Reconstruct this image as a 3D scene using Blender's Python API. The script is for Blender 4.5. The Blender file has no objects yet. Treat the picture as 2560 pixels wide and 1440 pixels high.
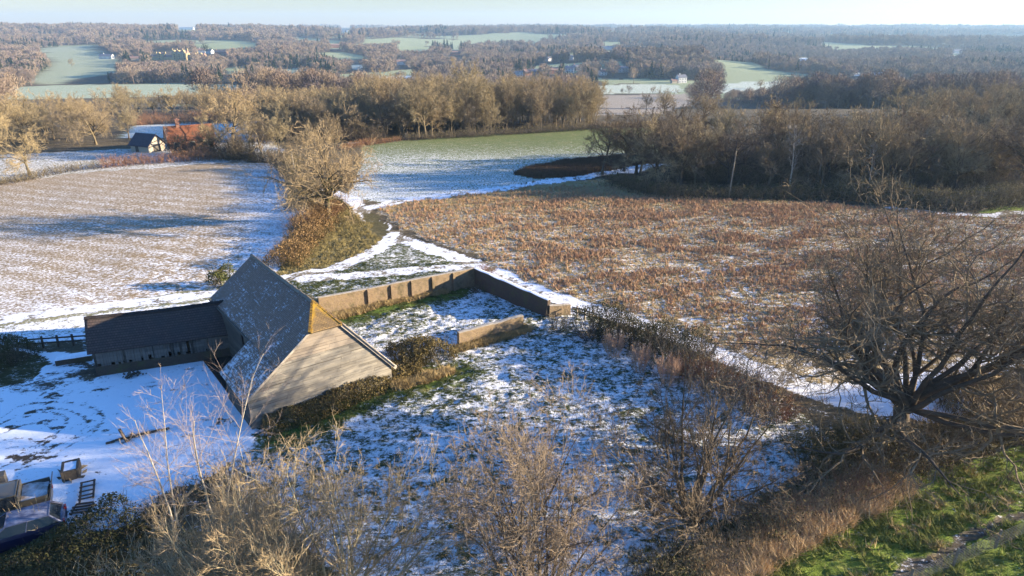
import bpy, math, random
import numpy as np
from mathutils import Vector

# ------------------------------------------------------------------ camera, sky, sun, exposure
SC = bpy.context.scene
DENOISE = True
COL = SC.collection
CAM_H, FPX, PITCH = 24.0, 1707.0, math.radians(21.0)
cam_d = bpy.data.cameras.new('camera')
cam_d.sensor_width = 36.0
cam_d.lens = 36.0 * FPX / 2560.0
cam_d.clip_start, cam_d.clip_end = 0.5, 30000.0
cam = bpy.data.objects.new('camera', cam_d)
COL.objects.link(cam)
cam.location = (0, 0, CAM_H)
cam.rotation_euler = (math.pi / 2 - PITCH, 0, 0)
SC.camera = cam

SUN_EL, SUN_AZ = math.radians(12.5), math.radians(3.0)      # azimuth measured from +X towards +Y
world = bpy.data.worlds.new('World')
SC.world = world
world.use_nodes = True
wn = world.node_tree
sky = wn.nodes.new('ShaderNodeTexSky')
sky.sky_type = 'NISHITA'
sky.sun_disc = False
sky.sun_elevation = SUN_EL
sky.sun_rotation = math.pi / 2 - SUN_AZ                       # rotation 0 is +Y, clockwise
sky.altitude = 100
sky.air_density = 1.0
sky.dust_density = 0.2
sky.ozone_density = 3.0
# a clear winter sky: pale and dim at the horizon, deep blue overhead
_tc = wn.nodes.new('ShaderNodeTexCoord'); _sp = wn.nodes.new('ShaderNodeSeparateXYZ'); _rp = wn.nodes.new('ShaderNodeValToRGB'); _mx = wn.nodes.new('ShaderNodeMix')
_mx.data_type = 'RGBA'; _mx.blend_type = 'MULTIPLY'; _mx.inputs[0].default_value = 1.0
wn.links.new(_tc.outputs['Generated'], _sp.inputs[0]); wn.links.new(_sp.outputs[2], _rp.inputs[0])
_rp.color_ramp.elements[0].position = 0.0; _rp.color_ramp.elements[0].color = (0.63, 0.53, 0.475, 1)
_rp.color_ramp.elements[1].position = 0.30; _rp.color_ramp.elements[1].color = (0.60, 0.95, 1.36, 1)
wn.links.new(sky.outputs[0], _mx.inputs[6]); wn.links.new(_rp.outputs[0], _mx.inputs[7])
wn.links.new(_mx.outputs[2], wn.nodes['Background'].inputs[0])
wn.nodes['Background'].inputs[1].default_value = 0.075
sun_d = bpy.data.lights.new('sun', 'SUN')
sun_d.energy = 5.0
sun_d.angle = math.radians(0.5)
sun_d.color = (1.0, 0.83, 0.60)
sun = bpy.data.objects.new('sun', sun_d)
COL.objects.link(sun)
SUN_DIR = Vector((math.cos(SUN_EL) * math.cos(SUN_AZ), math.cos(SUN_EL) * math.sin(SUN_AZ), math.sin(SUN_EL)))
sun.rotation_euler = SUN_DIR.to_track_quat('Z', 'Y').to_euler()
sun.location = (60, 0, 60)
SC.view_settings.view_transform = 'Standard'
SC.view_settings.look = 'None'
SC.view_settings.exposure = 2.1
SC.cycles.use_denoising = DENOISE
SC.cycles.max_bounces = 6
SC.cycles.diffuse_bounces = 2
SC.cycles.transparent_max_bounces = 4
SC.cycles.volume_bounces = 0

# ------------------------------------------------------------------ helpers: noise, terrain, tags, meshes
def hsh(ix, iy, seed):
    n = (ix.astype(np.int64) * 374761393 + iy.astype(np.int64) * 668265263 + seed * 1442695041) & 0x7fffffff
    n = ((n ^ (n >> 13)) * 1274126177) & 0x7fffffff
    n = ((n ^ (n >> 16)) * 1911520717) & 0x7fffffff
    return (n & 0xffffff) / float(0xffffff)

def vnoise(x, y, seed=0):
    x = np.asarray(x, float); y = np.asarray(y, float)
    ix, iy = np.floor(x), np.floor(y)
    fx, fy = x - ix, y - iy
    fx = fx * fx * (3 - 2 * fx); fy = fy * fy * (3 - 2 * fy)
    a = hsh(ix, iy, seed); b = hsh(ix + 1, iy, seed); c = hsh(ix, iy + 1, seed); d = hsh(ix + 1, iy + 1, seed)
    return (a * (1 - fx) + b * fx) * (1 - fy) + (c * (1 - fx) + d * fx) * fy      # 0..1

def fbm(x, y, seed=0, o=3):
    s, a, t = 0.0, 1.0, 0.0
    for k in range(o):
        s = s + a * vnoise(x * 2 ** k + 17.3 * k, y * 2 ** k - 9.1 * k, seed + k)
        t += a; a *= 0.5
    return s / t

def sstep(t):
    t = np.clip(t, 0, 1)
    return t * t * (3 - 2 * t)

_ys = np.arange(0, 9000, 10.0)
def _prof(ys, zs):
    z = np.interp(_ys, ys, zs)
    k = np.hanning(41); k /= k.sum()
    return np.convolve(np.pad(z, 20, mode='edge'), k, mode='valid')
PROF_L = _prof([0, 800, 1000, 1300, 1900, 2500, 3400, 5000, 7000], [0, 0, 3, 9, 25, 41, 32, 33, 38])
PROF_M = _prof([0, 900, 1300, 1700, 2300, 3000, 3600, 5000, 7000], [0, 0, 2, 9, 22, 33, 29, 35, 38])
PROF_R = _prof([0, 1000, 1400, 2000, 3000, 4200, 5200, 7000], [0, 0, 1, 6, 18, 35, 37, 38])

def terrain(x, y):
    x = np.asarray(x, float); y = np.asarray(y, float)
    base = -34.0 * sstep((y - 115) / 525.0)
    az = x / np.maximum(y, 50)
    wl = sstep((-0.12 - az) / 0.35); wr = sstep((az - 0.12) / 0.35); wm = 1 - wl - wr
    yy = np.clip(y, 0, 8900)
    h = wl * np.interp(yy, _ys, PROF_L) + wm * np.interp(yy, _ys, PROF_M) + wr * np.interp(yy, _ys, PROF_R)
    amp = sstep((y - 800) / 900.0)
    h = h + amp * (28 * (fbm(x / 620.0, y / 620.0, 5, 2) - 0.5) + 9 * (vnoise(x / 210.0, y / 260.0, 9) - 0.5))
    # wooded knoll behind the village
    h = h + 16 * np.exp(-(((x - 215) / 190.0) ** 2 + ((y - 1010) / 130.0) ** 2))
    return base + h

_c, _s = math.cos(PITCH), math.sin(PITCH)
def at(px, py, z=None):
    """The point of the ground (or of the level z) seen at a place of the 2560 x 1440 photograph."""
    dx, dy = (px - 1280) / FPX, (720 - py) / FPX
    d = (dx, _c + dy * _s, -_s + dy * _c)
    if z is not None:
        t = (z - CAM_H) / d[2]
        return Vector((d[0] * t, d[1] * t, z))
    ts = np.concatenate([np.arange(20, 400, 0.5), np.arange(400, 6000, 4.0)])
    below = (CAM_H + d[2] * ts) < terrain(d[0] * ts, d[1] * ts)
    i = int(np.argmax(below)) if below.any() else len(ts) - 1
    t0, t1 = ts[max(i - 1, 0)], ts[i]
    for _ in range(24):
        tm = (t0 + t1) / 2
        if CAM_H + d[2] * tm < float(terrain(d[0] * tm, d[1] * tm)): t1 = tm
        else: t0 = tm
    return Vector((d[0] * t1, d[1] * t1, float(terrain(d[0] * t1, d[1] * t1))))

def project(x, y, z):
    zz = z - CAM_H
    w = y * _c - zz * _s
    w = np.where(np.abs(w) < 1e-3, 1e-3, w)
    return 1280 + FPX * x / w, 720 - FPX * (y * _s + zz * _c) / w, w

def gz(x, y):
    return float(terrain(x, y))

def poly_xy(px):
    return [tuple(at(a, b))[:2] for a, b in px]

def inside(x, y, poly):
    x = np.asarray(x, float); y = np.asarray(y, float)
    p = np.array(poly)
    r = np.zeros(x.shape, bool)
    m = (x >= p[:, 0].min()) & (x <= p[:, 0].max()) & (y >= p[:, 1].min()) & (y <= p[:, 1].max())
    if not m.any(): return r
    xm, ym = x[m], y[m]
    c = np.zeros(xm.shape, bool)
    for i in range(len(p)):
        x0, y0 = p[i - 1]; x1, y1 = p[i]
        if y0 == y1: continue
        k = ((y0 > ym) != (y1 > ym)) & (xm < (x1 - x0) * (ym - y0) / (y1 - y0) + x0)
        c ^= k
    r[m] = c
    return r

def dist_line(x, y, pts, cut=8.0):
    """distance to a polyline; far points stay at 99"""
    x = np.asarray(x, float); y = np.asarray(y, float)
    p = np.array(pts)
    out = np.full(x.shape, 99.0)
    m = (x >= p[:, 0].min() - cut) & (x <= p[:, 0].max() + cut) & (y >= p[:, 1].min() - cut) & (y <= p[:, 1].max() + cut)
    xm, ym = x[m], y[m]
    b = np.full(xm.shape, 99.0)
    for i in range(len(p) - 1):
        d = p[i + 1] - p[i]
        t = np.clip(((xm - p[i, 0]) * d[0] + (ym - p[i, 1]) * d[1]) / max(d @ d, 1e-9), 0, 1)
        b = np.minimum(b, np.hypot(xm - p[i, 0] - t * d[0], ym - p[i, 1] - t * d[1]))
    out[m] = b
    return out

def smooth_line(pts, n=8):
    p = np.array(pts, float)
    q = np.vstack([2 * p[0] - p[1], p, 2 * p[-1] - p[-2]])
    out = []
    for i in range(1, len(q) - 2):
        for t in np.linspace(0, 1, n, endpoint=False):
            a, b, c, d = q[i - 1], q[i], q[i + 1], q[i + 2]
            out.append(0.5 * ((2 * b) + (-a + c) * t + (2 * a - 5 * b + 4 * c - d) * t * t + (-a + 3 * b - 3 * c + d) * t ** 3))
    out.append(p[-1])
    return np.array(out)

def tag(o, label=None, cat=None, group=None, kind=None):
    if label: o['label'] = label
    if cat: o['category'] = cat
    if group: o['group'] = group
    if kind: o['kind'] = kind
    return o

def empty(name, loc, rz=0.0, label=None, cat=None, group=None):
    o = bpy.data.objects.new(name, None)
    o.empty_display_size = 0.3
    COL.objects.link(o)
    o.location = loc
    o.rotation_euler = (0, 0, rz)
    return tag(o, label, cat, group)

def copy_thing(root, loc, rz, scale, label, group=None, cat=None):
    r = root.copy(); COL.objects.link(r)
    r.location = loc; r.rotation_euler = (0, 0, rz); r.scale = scale
    tag(r, label, cat, group)
    for ch in root.children:
        c = ch.copy(); COL.objects.link(c); c.parent = r
        for g in ch.children:
            d = g.copy(); COL.objects.link(d); d.parent = c
    return r

class Geo:
    """collects triangles and quads, links them as ONE mesh object"""
    def __init__(s):
        s.v, s.q, s.t, s.n = [], [], [], 0
    def add(s, v, q=None, t=None):
        v = np.asarray(v, float).reshape(-1, 3)
        s.v.append(v)
        if q is not None and len(q): s.q.append(np.asarray(q, np.int64).reshape(-1, 4) + s.n)
        if t is not None and len(t): s.t.append(np.asarray(t, np.int64).reshape(-1, 3) + s.n)
        s.n += len(v)
        return s
    def box(s, x0, x1, y0, y1, z0, z1, M=None):
        v = np.array([(x, y, z) for z in (z0, z1) for y in (y0, y1) for x in (x0, x1)], float)
        if M is not None: v = M(v)
        return s.add(v, [(0, 2, 3, 1), (4, 5, 7, 6), (0, 1, 5, 4), (2, 6, 7, 3), (0, 4, 6, 2), (1, 3, 7, 5)])
    def bar(s, a, b, w, h=None, up=(0, 0, 1)):
        """a square bar from a to b"""
        h = h or w
        a, b = Vector(a), Vector(b)
        d = (b - a).normalized(); up = Vector(up)
        if abs(d.dot(up)) > 0.95: up = Vector((1, 0, 0))
        x = d.cross(up).normalized(); y = x.cross(d)
        v = [a + x * sx * w / 2 + y * sy * h / 2 for sx, sy in ((-1, -1), (1, -1), (1, 1), (-1, 1))]
        v += [p + (b - a) for p in v]
        return s.add([tuple(p) for p in v], [(3, 2, 1, 0), (4, 5, 6, 7), (0, 1, 5, 4), (1, 2, 6, 5), (2, 3, 7, 6), (3, 0, 4, 7)])
    def prism(s, poly, ext):
        """a planar polygon (3-D points) pushed along ext; caps as fans"""
        p = np.array([tuple(a) for a in poly], float); n = len(p)
        e = np.array(tuple(ext), float)
        s.add(np.vstack([p, p + e]), [(i, (i + 1) % n, n + (i + 1) % n, n + i) for i in range(n)],
              [(0, i + 1, i) for i in range(1, n - 1)] + [(n, n + i, n + i + 1) for i in range(1, n - 1)])
        return s
    def tubes(s, P, R, sides):
        N, K, _ = P.shape
        if N == 0: return s
        T = np.gradient(P, axis=1)
        T /= np.linalg.norm(T, axis=2, keepdims=True) + 1e-9
        mean = T.mean(axis=1)
        ref = np.where(np.abs(mean[:, 2:3]) > 0.8, np.array([[1.0, 0, 0]]), np.array([[0, 0, 1.0]]))[:, None, :]
        X = np.cross(T, np.broadcast_to(ref, T.shape)); X /= np.linalg.norm(X, axis=2, keepdims=True) + 1e-9
        Y = np.cross(T, X)
        a = np.arange(sides) * 2 * math.pi / sides
        V = P[:, :, None, :] + R[:, :, None, None] * (X[:, :, None, :] * np.cos(a)[None, None, :, None] + Y[:, :, None, :] * np.sin(a)[None, None, :, None])
        n0 = (np.arange(N) * K * sides)[:, None, None]
        k = (np.arange(K - 1) * sides)[None, :, None]
        j = np.arange(sides)[None, None, :]
        j2 = (j + 1) % sides
        q = np.stack([n0 + k + j, n0 + k + j2, n0 + k + sides + j2, n0 + k + sides + j], axis=-1).reshape(-1, 4)
        return s.add(V.reshape(-1, 3), q)
    def spikes(s, A, B, w, rng):
        """thin tapering twigs, one triangle each"""
        N = len(A)
        if N == 0: return s
        d = B - A
        r = rng.normal(size=(N, 3))
        x = np.cross(d, r); x /= np.linalg.norm(x, axis=1, keepdims=True) + 1e-9
        w = np.broadcast_to(np.asarray(w, float), (N,))[:, None]
        V = np.stack([A - x * w / 2, A + x * w / 2, B], axis=1).reshape(-1, 3)
        return s.add(V, None, np.arange(3 * N).reshape(-1, 3))
    def leaves(s, C, size, rng, stretch=1.0):
        """small random quads"""
        N = len(C)
        a = rng.normal(size=(N, 3)); a /= np.linalg.norm(a, axis=1, keepdims=True)
        b = np.cross(a, rng.normal(size=(N, 3))); b /= np.linalg.norm(b, axis=1, keepdims=True) + 1e-9
        sz = (size * rng.uniform(0.6, 1.4, N))[:, None] if np.isscalar(size) else size[:, None]
        a = a * sz * 0.5 * stretch; b = b * sz * 0.5
        V = np.stack([C - a, C - b, C + a, C + b], axis=1).reshape(-1, 3)
        return s.add(V, np.arange(4 * N).reshape(-1, 4))
    def mesh(s, name, smooth=False):
        me = bpy.data.meshes.new(name)
        V = np.vstack(s.v)
        q = np.vstack(s.q) if s.q else np.zeros((0, 4), np.int64)
        t = np.vstack(s.t) if s.t else np.zeros((0, 3), np.int64)
        me.vertices.add(len(V)); me.vertices.foreach_set('co', V.astype(np.float32).ravel())
        me.loops.add(len(q) * 4 + len(t) * 3)
        me.loops.foreach_set('vertex_index', np.concatenate([q.ravel(), t.ravel()]).astype(np.int32))
        me.polygons.add(len(q) + len(t))
        tot = np.concatenate([np.full(len(q), 4), np.full(len(t), 3)]).astype(np.int32)
        me.polygons.foreach_set('loop_start', np.concatenate([[0], np.cumsum(tot)[:-1]]).astype(np.int32))
        me.polygons.foreach_set('use_smooth', np.full(len(tot), bool(smooth)))
        me.update(calc_edges=True)
        return me
    def build(s, name, mat, parent=None, smooth=False):
        me = s.mesh(name, smooth)
        me.materials.append(mat)
        o = bpy.data.objects.new(name, me)
        COL.objects.link(o)
        if parent: o.parent = parent
        return o

# ------------------------------------------------------------------ materials
class NT:
    def __init__(s, name, rough=0.9, spec=0.2):
        s.m = bpy.data.materials.new(name); s.m.use_nodes = True
        s.t = s.m.node_tree; s.b = s.t.nodes['Principled BSDF']
        s.b.inputs['Roughness'].default_value = rough
        s.b.inputs['Specular IOR Level'].default_value = spec
    def n(s, typ, **kw):
        x = s.t.nodes.new(typ)
        for k, v in kw.items():
            if k in x.inputs: s.put(x.inputs[k], v)
            else: setattr(x, k, v)
        return x
    def put(s, sock, v):
        if isinstance(v, bpy.types.NodeSocket): s.t.links.new(v, sock)
        elif isinstance(v, (tuple, list)) and len(v) == 3 and sock.type == 'RGBA': sock.default_value = (*v, 1)
        else: sock.default_value = v
    def coord(s, which='Object', scale=(1, 1, 1), rot=(0, 0, 0)):
        c = s.n('ShaderNodeTexCoord'); m = s.n('ShaderNodeMapping')
        s.t.links.new(c.outputs[which], m.inputs['Vector'])
        m.inputs['Scale'].default_value = scale; m.inputs['Rotation'].default_value = rot
        return m.outputs[0]
    def noise(s, vec, scale, detail=3, rough=0.55, dist=0.0):
        return s.n('ShaderNodeTexNoise', Vector=vec, Scale=scale, Detail=detail, Roughness=rough, Distortion=dist).outputs['Fac']
    def ramp(s, fac, stops):
        r = s.n('ShaderNodeValToRGB', Fac=fac); e = r.color_ramp.elements
        while len(e) > 1: e.remove(e[-1])
        e[0].position = stops[0][0]; e[0].color = (*stops[0][1], 1)
        for p, c in stops[1:]:
            x = e.new(p); x.color = (*c, 1)
        return r.outputs[0]
    def mix(s, fac, a, b, mode='MIX'):
        x = s.n('ShaderNodeMix', data_type='RGBA', blend_type=mode)
        s.put(x.inputs[0], fac); s.put(x.inputs[6], a); s.put(x.inputs[7], b)
        return x.outputs[2]
    def math(s, op, a, b=0.0, c=None):
        x = s.n('ShaderNodeMath', operation=op)
        s.put(x.inputs[0], a); s.put(x.inputs[1], b)
        if c is not None: s.put(x.inputs[2], c)
        return x.outputs[0]
    def map(s, v, a, b, c=0.0, d=1.0, smooth=False):
        x = s.n('ShaderNodeMapRange', interpolation_type='SMOOTHSTEP' if smooth else 'LINEAR')
        s.put(x.inputs[0], v); s.put(x.inputs[1], a); s.put(x.inputs[2], b); s.put(x.inputs[3], c); s.put(x.inputs[4], d)
        return x.outputs[0]
    def attr(s, name, vec=False):
        a = s.n('ShaderNodeAttribute', attribute_name=name)
        return a.outputs['Color' if vec else 'Fac']
    def bump(s, h, strength=0.5, dist=0.05):
        s.put(s.b.inputs['Normal'], s.n('ShaderNodeBump', Height=h, Strength=strength, Distance=dist).outputs[0])
    def col(s, c):
        s.put(s.b.inputs['Base Color'], c)
        return s.m

def simple(name, c1, c2, scale=3.0, rough=0.9, bump=0.3, spec=0.2, per_object=0.0, dist=0.03, stretch=(1, 1, 1)):
    t = NT(name, rough, spec)
    v = t.coord('Object', stretch)
    f = t.noise(v, scale, 4, 0.6)
    c = t.ramp(t.map(f, 0.3, 0.7), [(0.0, c1), (1.0, c2)])
    if per_object:
        r = t.n('ShaderNodeObjectInfo').outputs['Random']
        c = t.mix(1.0, c, t.ramp(r, [(0, (1 - per_object, 1 - per_object * 0.8, 1 - per_object * 0.6)), (0.5, (1, 1, 1)), (1, (1 + per_object, 1 + per_object * 0.7, 1 + per_object * 0.3))]), 'MULTIPLY')
    if bump: t.bump(f, bump, dist)
    return t.col(c)

def bark(name, a, b, twig=None, ph=0.25):
    """bark: grey-brown to lichen tone, every tree a little different"""
    t = NT(name, 0.9, 0.15)
    v = t.coord('Object')
    f = t.noise(v, 1.3, 4, 0.65)
    c = t.ramp(t.map(f, 0.3, 0.72), [(0, a), (1, b)])
    r = t.n('ShaderNodeObjectInfo').outputs['Random']
    c = t.mix(1.0, c, t.ramp(r, [(0, (1 - ph, 1 - ph, 1 - ph * 0.6)), (0.35, (1 + ph * 0.3, 1.0, 1 - ph * 0.3)), (0.7, (1.0, 1 + ph * 0.1, 1.0)), (1, (1 + ph, 1 + ph * 0.75, 1 + ph * 0.2))]), 'MULTIPLY')
    return t.col(c)

M = {}
M['oak_bark'] = bark('oak_bark', (0.085, 0.065, 0.042), (0.19, 0.145, 0.085))
M['oak_twig'] = bark('oak_twig', (0.15, 0.105, 0.06), (0.27, 0.19, 0.11))
M['wood_twig'] = bark('wood_twig', (0.20, 0.16, 0.10), (0.33, 0.27, 0.165))
M['wood_bark'] = bark('wood_bark', (0.075, 0.06, 0.042), (0.17, 0.14, 0.09))
M['dark_twig'] = bark('dark_twig', (0.105, 0.083, 0.058), (0.20, 0.16, 0.11))
M['dark_bark'] = bark('dark_bark', (0.055, 0.045, 0.035), (0.13, 0.105, 0.075))
M['pale_bark'] = bark('pale_bark', (0.27, 0.245, 0.20), (0.44, 0.40, 0.33), ph=0.1)
M['red_twig'] = bark('red_twig', (0.22, 0.12, 0.075), (0.33, 0.19, 0.115), ph=0.15)
M['pink_twig'] = bark('pink_twig', (0.33, 0.22, 0.155), (0.46, 0.33, 0.24), ph=0.1)
M['hazel_bark'] = bark('hazel_bark', (0.32, 0.27, 0.16), (0.50, 0.44, 0.28), ph=0.1)
M['hazel_twig'] = bark('hazel_twig', (0.25, 0.19, 0.11), (0.38, 0.295, 0.175), ph=0.1)
M['ash_twig'] = bark('ash_twig', (0.25, 0.195, 0.155), (0.36, 0.29, 0.23), ph=0.1)
M['far_twig'] = bark('far_twig', (0.15, 0.12, 0.10), (0.25, 0.205, 0.165), ph=0.35)
M['conifer'] = bark('conifer', (0.02, 0.032, 0.015), (0.045, 0.06, 0.028), ph=0.2)
M['ivy'] = bark('ivy', (0.045, 0.055, 0.018), (0.12, 0.125, 0.04), ph=0.1)
M['bramble'] = bark('bramble', (0.07, 0.06, 0.022), (0.19, 0.145, 0.06), ph=0.1)
M['dark_bramble'] = bark('dark_bramble', (0.035, 0.04, 0.016), (0.09, 0.085, 0.035), ph=0.1)
M['rust_bramble'] = bark('rust_bramble', (0.12, 0.078, 0.034), (0.25, 0.16, 0.075), ph=0.1)
M['dry_grass'] = bark('dry_grass', (0.28, 0.21, 0.09), (0.45, 0.34, 0.17), ph=0.1)
M['green_grass'] = bark('green_grass', (0.10, 0.14, 0.025), (0.27, 0.26, 0.08), ph=0.1)
M['paddock_blade'] = bark('paddock_blade', (0.045, 0.06, 0.016), (0.11, 0.12, 0.04), ph=0.1)
M['straw'] = bark('straw', (0.40, 0.29, 0.16), (0.60, 0.45, 0.28), ph=0.1)
M['dock'] = bark('dock', (0.28, 0.155, 0.095), (0.45, 0.30, 0.18), ph=0.1)
M['bank_blade'] = bark('bank_blade', (0.15, 0.125, 0.05), (0.30, 0.235, 0.10), ph=0.1)
M['fan_twig'] = bark('fan_twig', (0.185, 0.14, 0.095), (0.29, 0.225, 0.155), ph=0.1)
M['dark_dock'] = bark('dark_dock', (0.08, 0.055, 0.035), (0.14, 0.09, 0.06), ph=0.1)

# ------------------------------------------------------------------ the ground: one fine grid, split into named zones
def axis(start, stop, d0, g):
    out = [start]
    d = d0
    while out[-1] < stop:
        out.append(out[-1] + d); d *= g
    return out
gx = axis(0, 34, 0.17, 1.0); gx = gx + axis(gx[-1], 5200, 0.17, 1.024)[1:]
gx = np.array([-a for a in gx[:0:-1]] + gx)
gy = axis(18, 62, 0.16, 1.0); gy = gy + axis(gy[-1], 7000, 0.16, 1.0145)[1:]
gy = np.array(axis(-60, 17, 4.0, 1.0) + gy)
GX, GY = np.meshgrid(gx, gy)
NXg, NYg = len(gx), len(gy)
X, Y = GX.ravel(), GY.ravel()
Z = terrain(X, Y)
spx = np.gradient(gx); spy = np.gradient(gy)
SP = np.maximum(np.broadcast_to(spx[None, :], GX.shape), np.broadcast_to(spy[:, None], GX.shape)).ravel()
# ragged borders: every zone test uses slightly wandering coordinates
wa = np.clip(SP, 0.3, 3.0) * 1.5
WX = X + wa * (fbm(X / (3 * wa), Y / (3 * wa), 31, 2) - 0.5) * 2
WY = Y + wa * (fbm(X / (3 * wa), Y / (3 * wa), 47, 2) - 0.5) * 2

TINT = {'ground': (0.085, 0.068, 0.042), 'stubble_field': (0.265, 0.195, 0.115), 'field_headland': (0.17, 0.15, 0.075), 'lane_field': (0.20, 0.19, 0.10),
        'yard': (0.085, 0.065, 0.045), 'paddock': (0.058, 0.070, 0.022), 'brown_field': (0.31, 0.235, 0.12),
        'meadow': (0.12, 0.145, 0.05), 'weed_patch_ground': (0.06, 0.045, 0.03), 'farm_track': (0.16, 0.13, 0.08),
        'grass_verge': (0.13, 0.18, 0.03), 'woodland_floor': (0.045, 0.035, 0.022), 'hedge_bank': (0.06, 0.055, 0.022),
        'hillside_field': (0.24, 0.275, 0.145), 'frosted_field': (0.29, 0.34, 0.21), 'ploughed_field': (0.27, 0.225, 0.17), 'footpath': (0.10, 0.085, 0.065), 'muddy_track': (0.085, 0.075, 0.035), 'track_bank': (0.17, 0.145, 0.06)}
NAMES = list(TINT)
zone = np.zeros(len(X), np.int16)
snow = np.full(len(X), 0.12)
amp = np.full(len(X), 0.05)
def zset(name, px, sn, am=0.05, world_poly=None):
    p = world_poly or poly_xy(px)
    m = inside(WX, WY, p)
    zone[m] = NAMES.index(name); snow[m] = sn; amp[m] = am
    return m

# far fields first (their outlines are hand-placed on the terrain)
zset('frosted_field', [(-60, 250), (-60, 222), (150, 213), (420, 209), (660, 213), (640, 226), (420, 240), (200, 246)], 0.26)
zset('hillside_field', [(60, 205), (110, 178), (130, 150), (95, 136), (150, 126), (235, 122), (290, 146), (305, 182), (200, 196), (140, 212)], 0.28)
zset('hillside_field', [(90, 132), (95, 120), (200, 116), (232, 110), (235, 122), (150, 130)], 0.3)
zset('hillside_field', [(470, 112), (560, 100), (650, 108), (640, 120), (520, 124)], 0.1)
zset('hillside_field', [(545, 172), (600, 165), (635, 180), (570, 186)], 0.15)
zset('hillside_field', [(690, 92), (770, 95), (860, 104), (800, 104)], 0.2)
zset('hillside_field', [(670, 175), (760, 170), (800, 180), (720, 190)], 0.3)
zset('hillside_field', [(790, 132), (850, 130), (940, 146), (850, 150)], 0.2)
zset('hillside_field', [(985, 117), (1080, 116), (1070, 128), (990, 126)], 0.1)
zset('frosted_field', [(690, 200), (900, 195), (1010, 188), (1090, 190), (1020, 200), (800, 210)], 0.5)
zset('frosted_field', [(850, 165), (925, 160), (900, 175)], 0.4)
zset('frosted_field', [(1140, 150), (1180, 148), (1175, 156)], 0.4)
zset('frosted_field', [(1310, 129), (1355, 127), (1350, 134)], 0.4)
zset('frosted_field', [(1460, 218), (1560, 210), (1700, 212), (1700, 232), (1480, 236)], 0.38)
zset('frosted_field', [(1730, 218), (1850, 205), (2010, 202), (2030, 212), (1900, 226), (1760, 236)], 0.4)
zset('frosted_field', [(2130, 182), (2210, 180), (2230, 188), (2130, 192)], 0.55)
zset('frosted_field', [(1980, 146), (2030, 144), (2025, 152), (1985, 152)], 0.6)
zset('frosted_field', [(2170, 200), (2260, 198), (2300, 204), (2180, 206)], 0.5)
zset('frosted_field', [(2460, 248), (2620, 236), (2620, 262), (2500, 262)], 0.5)
zset('hillside_field', [(1505, 104), (1560, 106), (1555, 112), (1515, 112)], 0.1)
zset('ploughed_field', [(1470, 240), (1720, 234), (1730, 262), (1640, 285), (1460, 290)], 0.22)
zset('frosted_field', [(300, 345), (330, 315), (480, 306), (680, 302), (720, 330), (560, 345)], 0.5)
clr = (zone == NAMES.index('ground')) & (fbm(X / 160, Y / 240, 211, 3) > 0.585) & (Y > 450)
zone[clr] = NAMES.index('hillside_field'); snow[clr] = 0.2
# near land
zset('hedge_bank', None, 0.12, 0.10, [(-75, 19), (90, 19), (90, 50), (60, 46), (40, 40), (20, 33), (4, 29), (-8, 26), (-20, 29), (-24, 33), (-30, 26), (-75, 24)])
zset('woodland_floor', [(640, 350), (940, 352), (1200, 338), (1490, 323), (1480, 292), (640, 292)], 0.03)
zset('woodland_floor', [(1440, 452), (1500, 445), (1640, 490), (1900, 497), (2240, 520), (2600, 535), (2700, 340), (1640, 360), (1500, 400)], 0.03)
zset('field_headland', [(-200, 462), (180, 438), (430, 416), (620, 402), (700, 402), (700, 330), (300, 372), (-200, 400)], 0.45)
m_st = zset('stubble_field', [(-300, 470), (0, 450), (180, 436), (430, 415), (600, 405), (690, 410), (740, 470), (775, 530), (760, 590), (710, 660), (690, 690), (520, 720), (0, 800), (-300, 840)], 0.5, 0.045)
zset('lane_field', [(-400, 850), (0, 795), (520, 718), (700, 690), (690, 800), (520, 770), (220, 790), (220, 850), (0, 862), (-400, 900)], 0.64, 0.05)
m_me = zset('meadow', [(860, 495), (900, 400), (905, 366), (1000, 352), (1200, 337), (1490, 322), (1660, 318), (1640, 420), (1500, 440), (1330, 455), (1100, 492), (960, 505)], 0.5, 0.04)
zset('weed_patch_ground', [(1275, 436), (1340, 418), (1430, 402), (1640, 385), (1650, 418), (1510, 430), (1440, 444), (1350, 448)], 0.06)
m_br = zset('brown_field', [(940, 515), (1100, 494), (1320, 462), (1500, 447), (1640, 494), (1900, 500), (2240, 524), (2420, 545), (2700, 535), (2700, 900), (2480, 960), (2100, 980), (1850, 890), (1640, 815), (1440, 762), (1280, 690), (1195, 640), (1070, 600), (985, 560)], 0.42, 0.07)
m_tri = zset('paddock', [(700, 700), (850, 672), (930, 630), (975, 585), (1070, 622), (1195, 670), (1185, 690), (830, 760), (760, 730)], 0.36, 0.06)
m_pd = zset('paddock', [(780, 770), (1185, 690), (1430, 778), (1500, 800), (1720, 890), (1980, 1010), (2080, 1100), (1900, 1250), (1500, 1500), (900, 1500), (560, 1180), (620, 1050), (980, 930)], 0.60, 0.12)
m_yd = zset('yard', [(-300, 850), (150, 880), (222, 900), (545, 880), (600, 990), (640, 1060), (620, 1120), (520, 1190), (400, 1240), (320, 1310), (-300, 1420)], 0.93, 0.015)
zset('grass_verge', None, 0.03, 0.13, [tuple(at(*p))[:2] for p in [(1500, 1500), (1820, 1400), (2050, 1290), (2300, 1190), (2650, 1080), (2800, 1600), (1500, 1600)]])
zset('grass_verge', [(2420, 545), (2560, 528), (2700, 520), (2700, 505), (2440, 522)], 0.05)
PATH = np.array([tuple(at(*p))[:2] for p in [(2200, 1500), (2330, 1400), (2450, 1330), (2620, 1260)]])
d = dist_line(WX, WY, smooth_line(PATH)); m = d < 0.35
zone[m] = NAMES.index('footpath'); snow[m] = 0.12; amp[m] = 0.02; Z = Z - 0.12 * np.exp(-(d / 0.4) ** 2)
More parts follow.
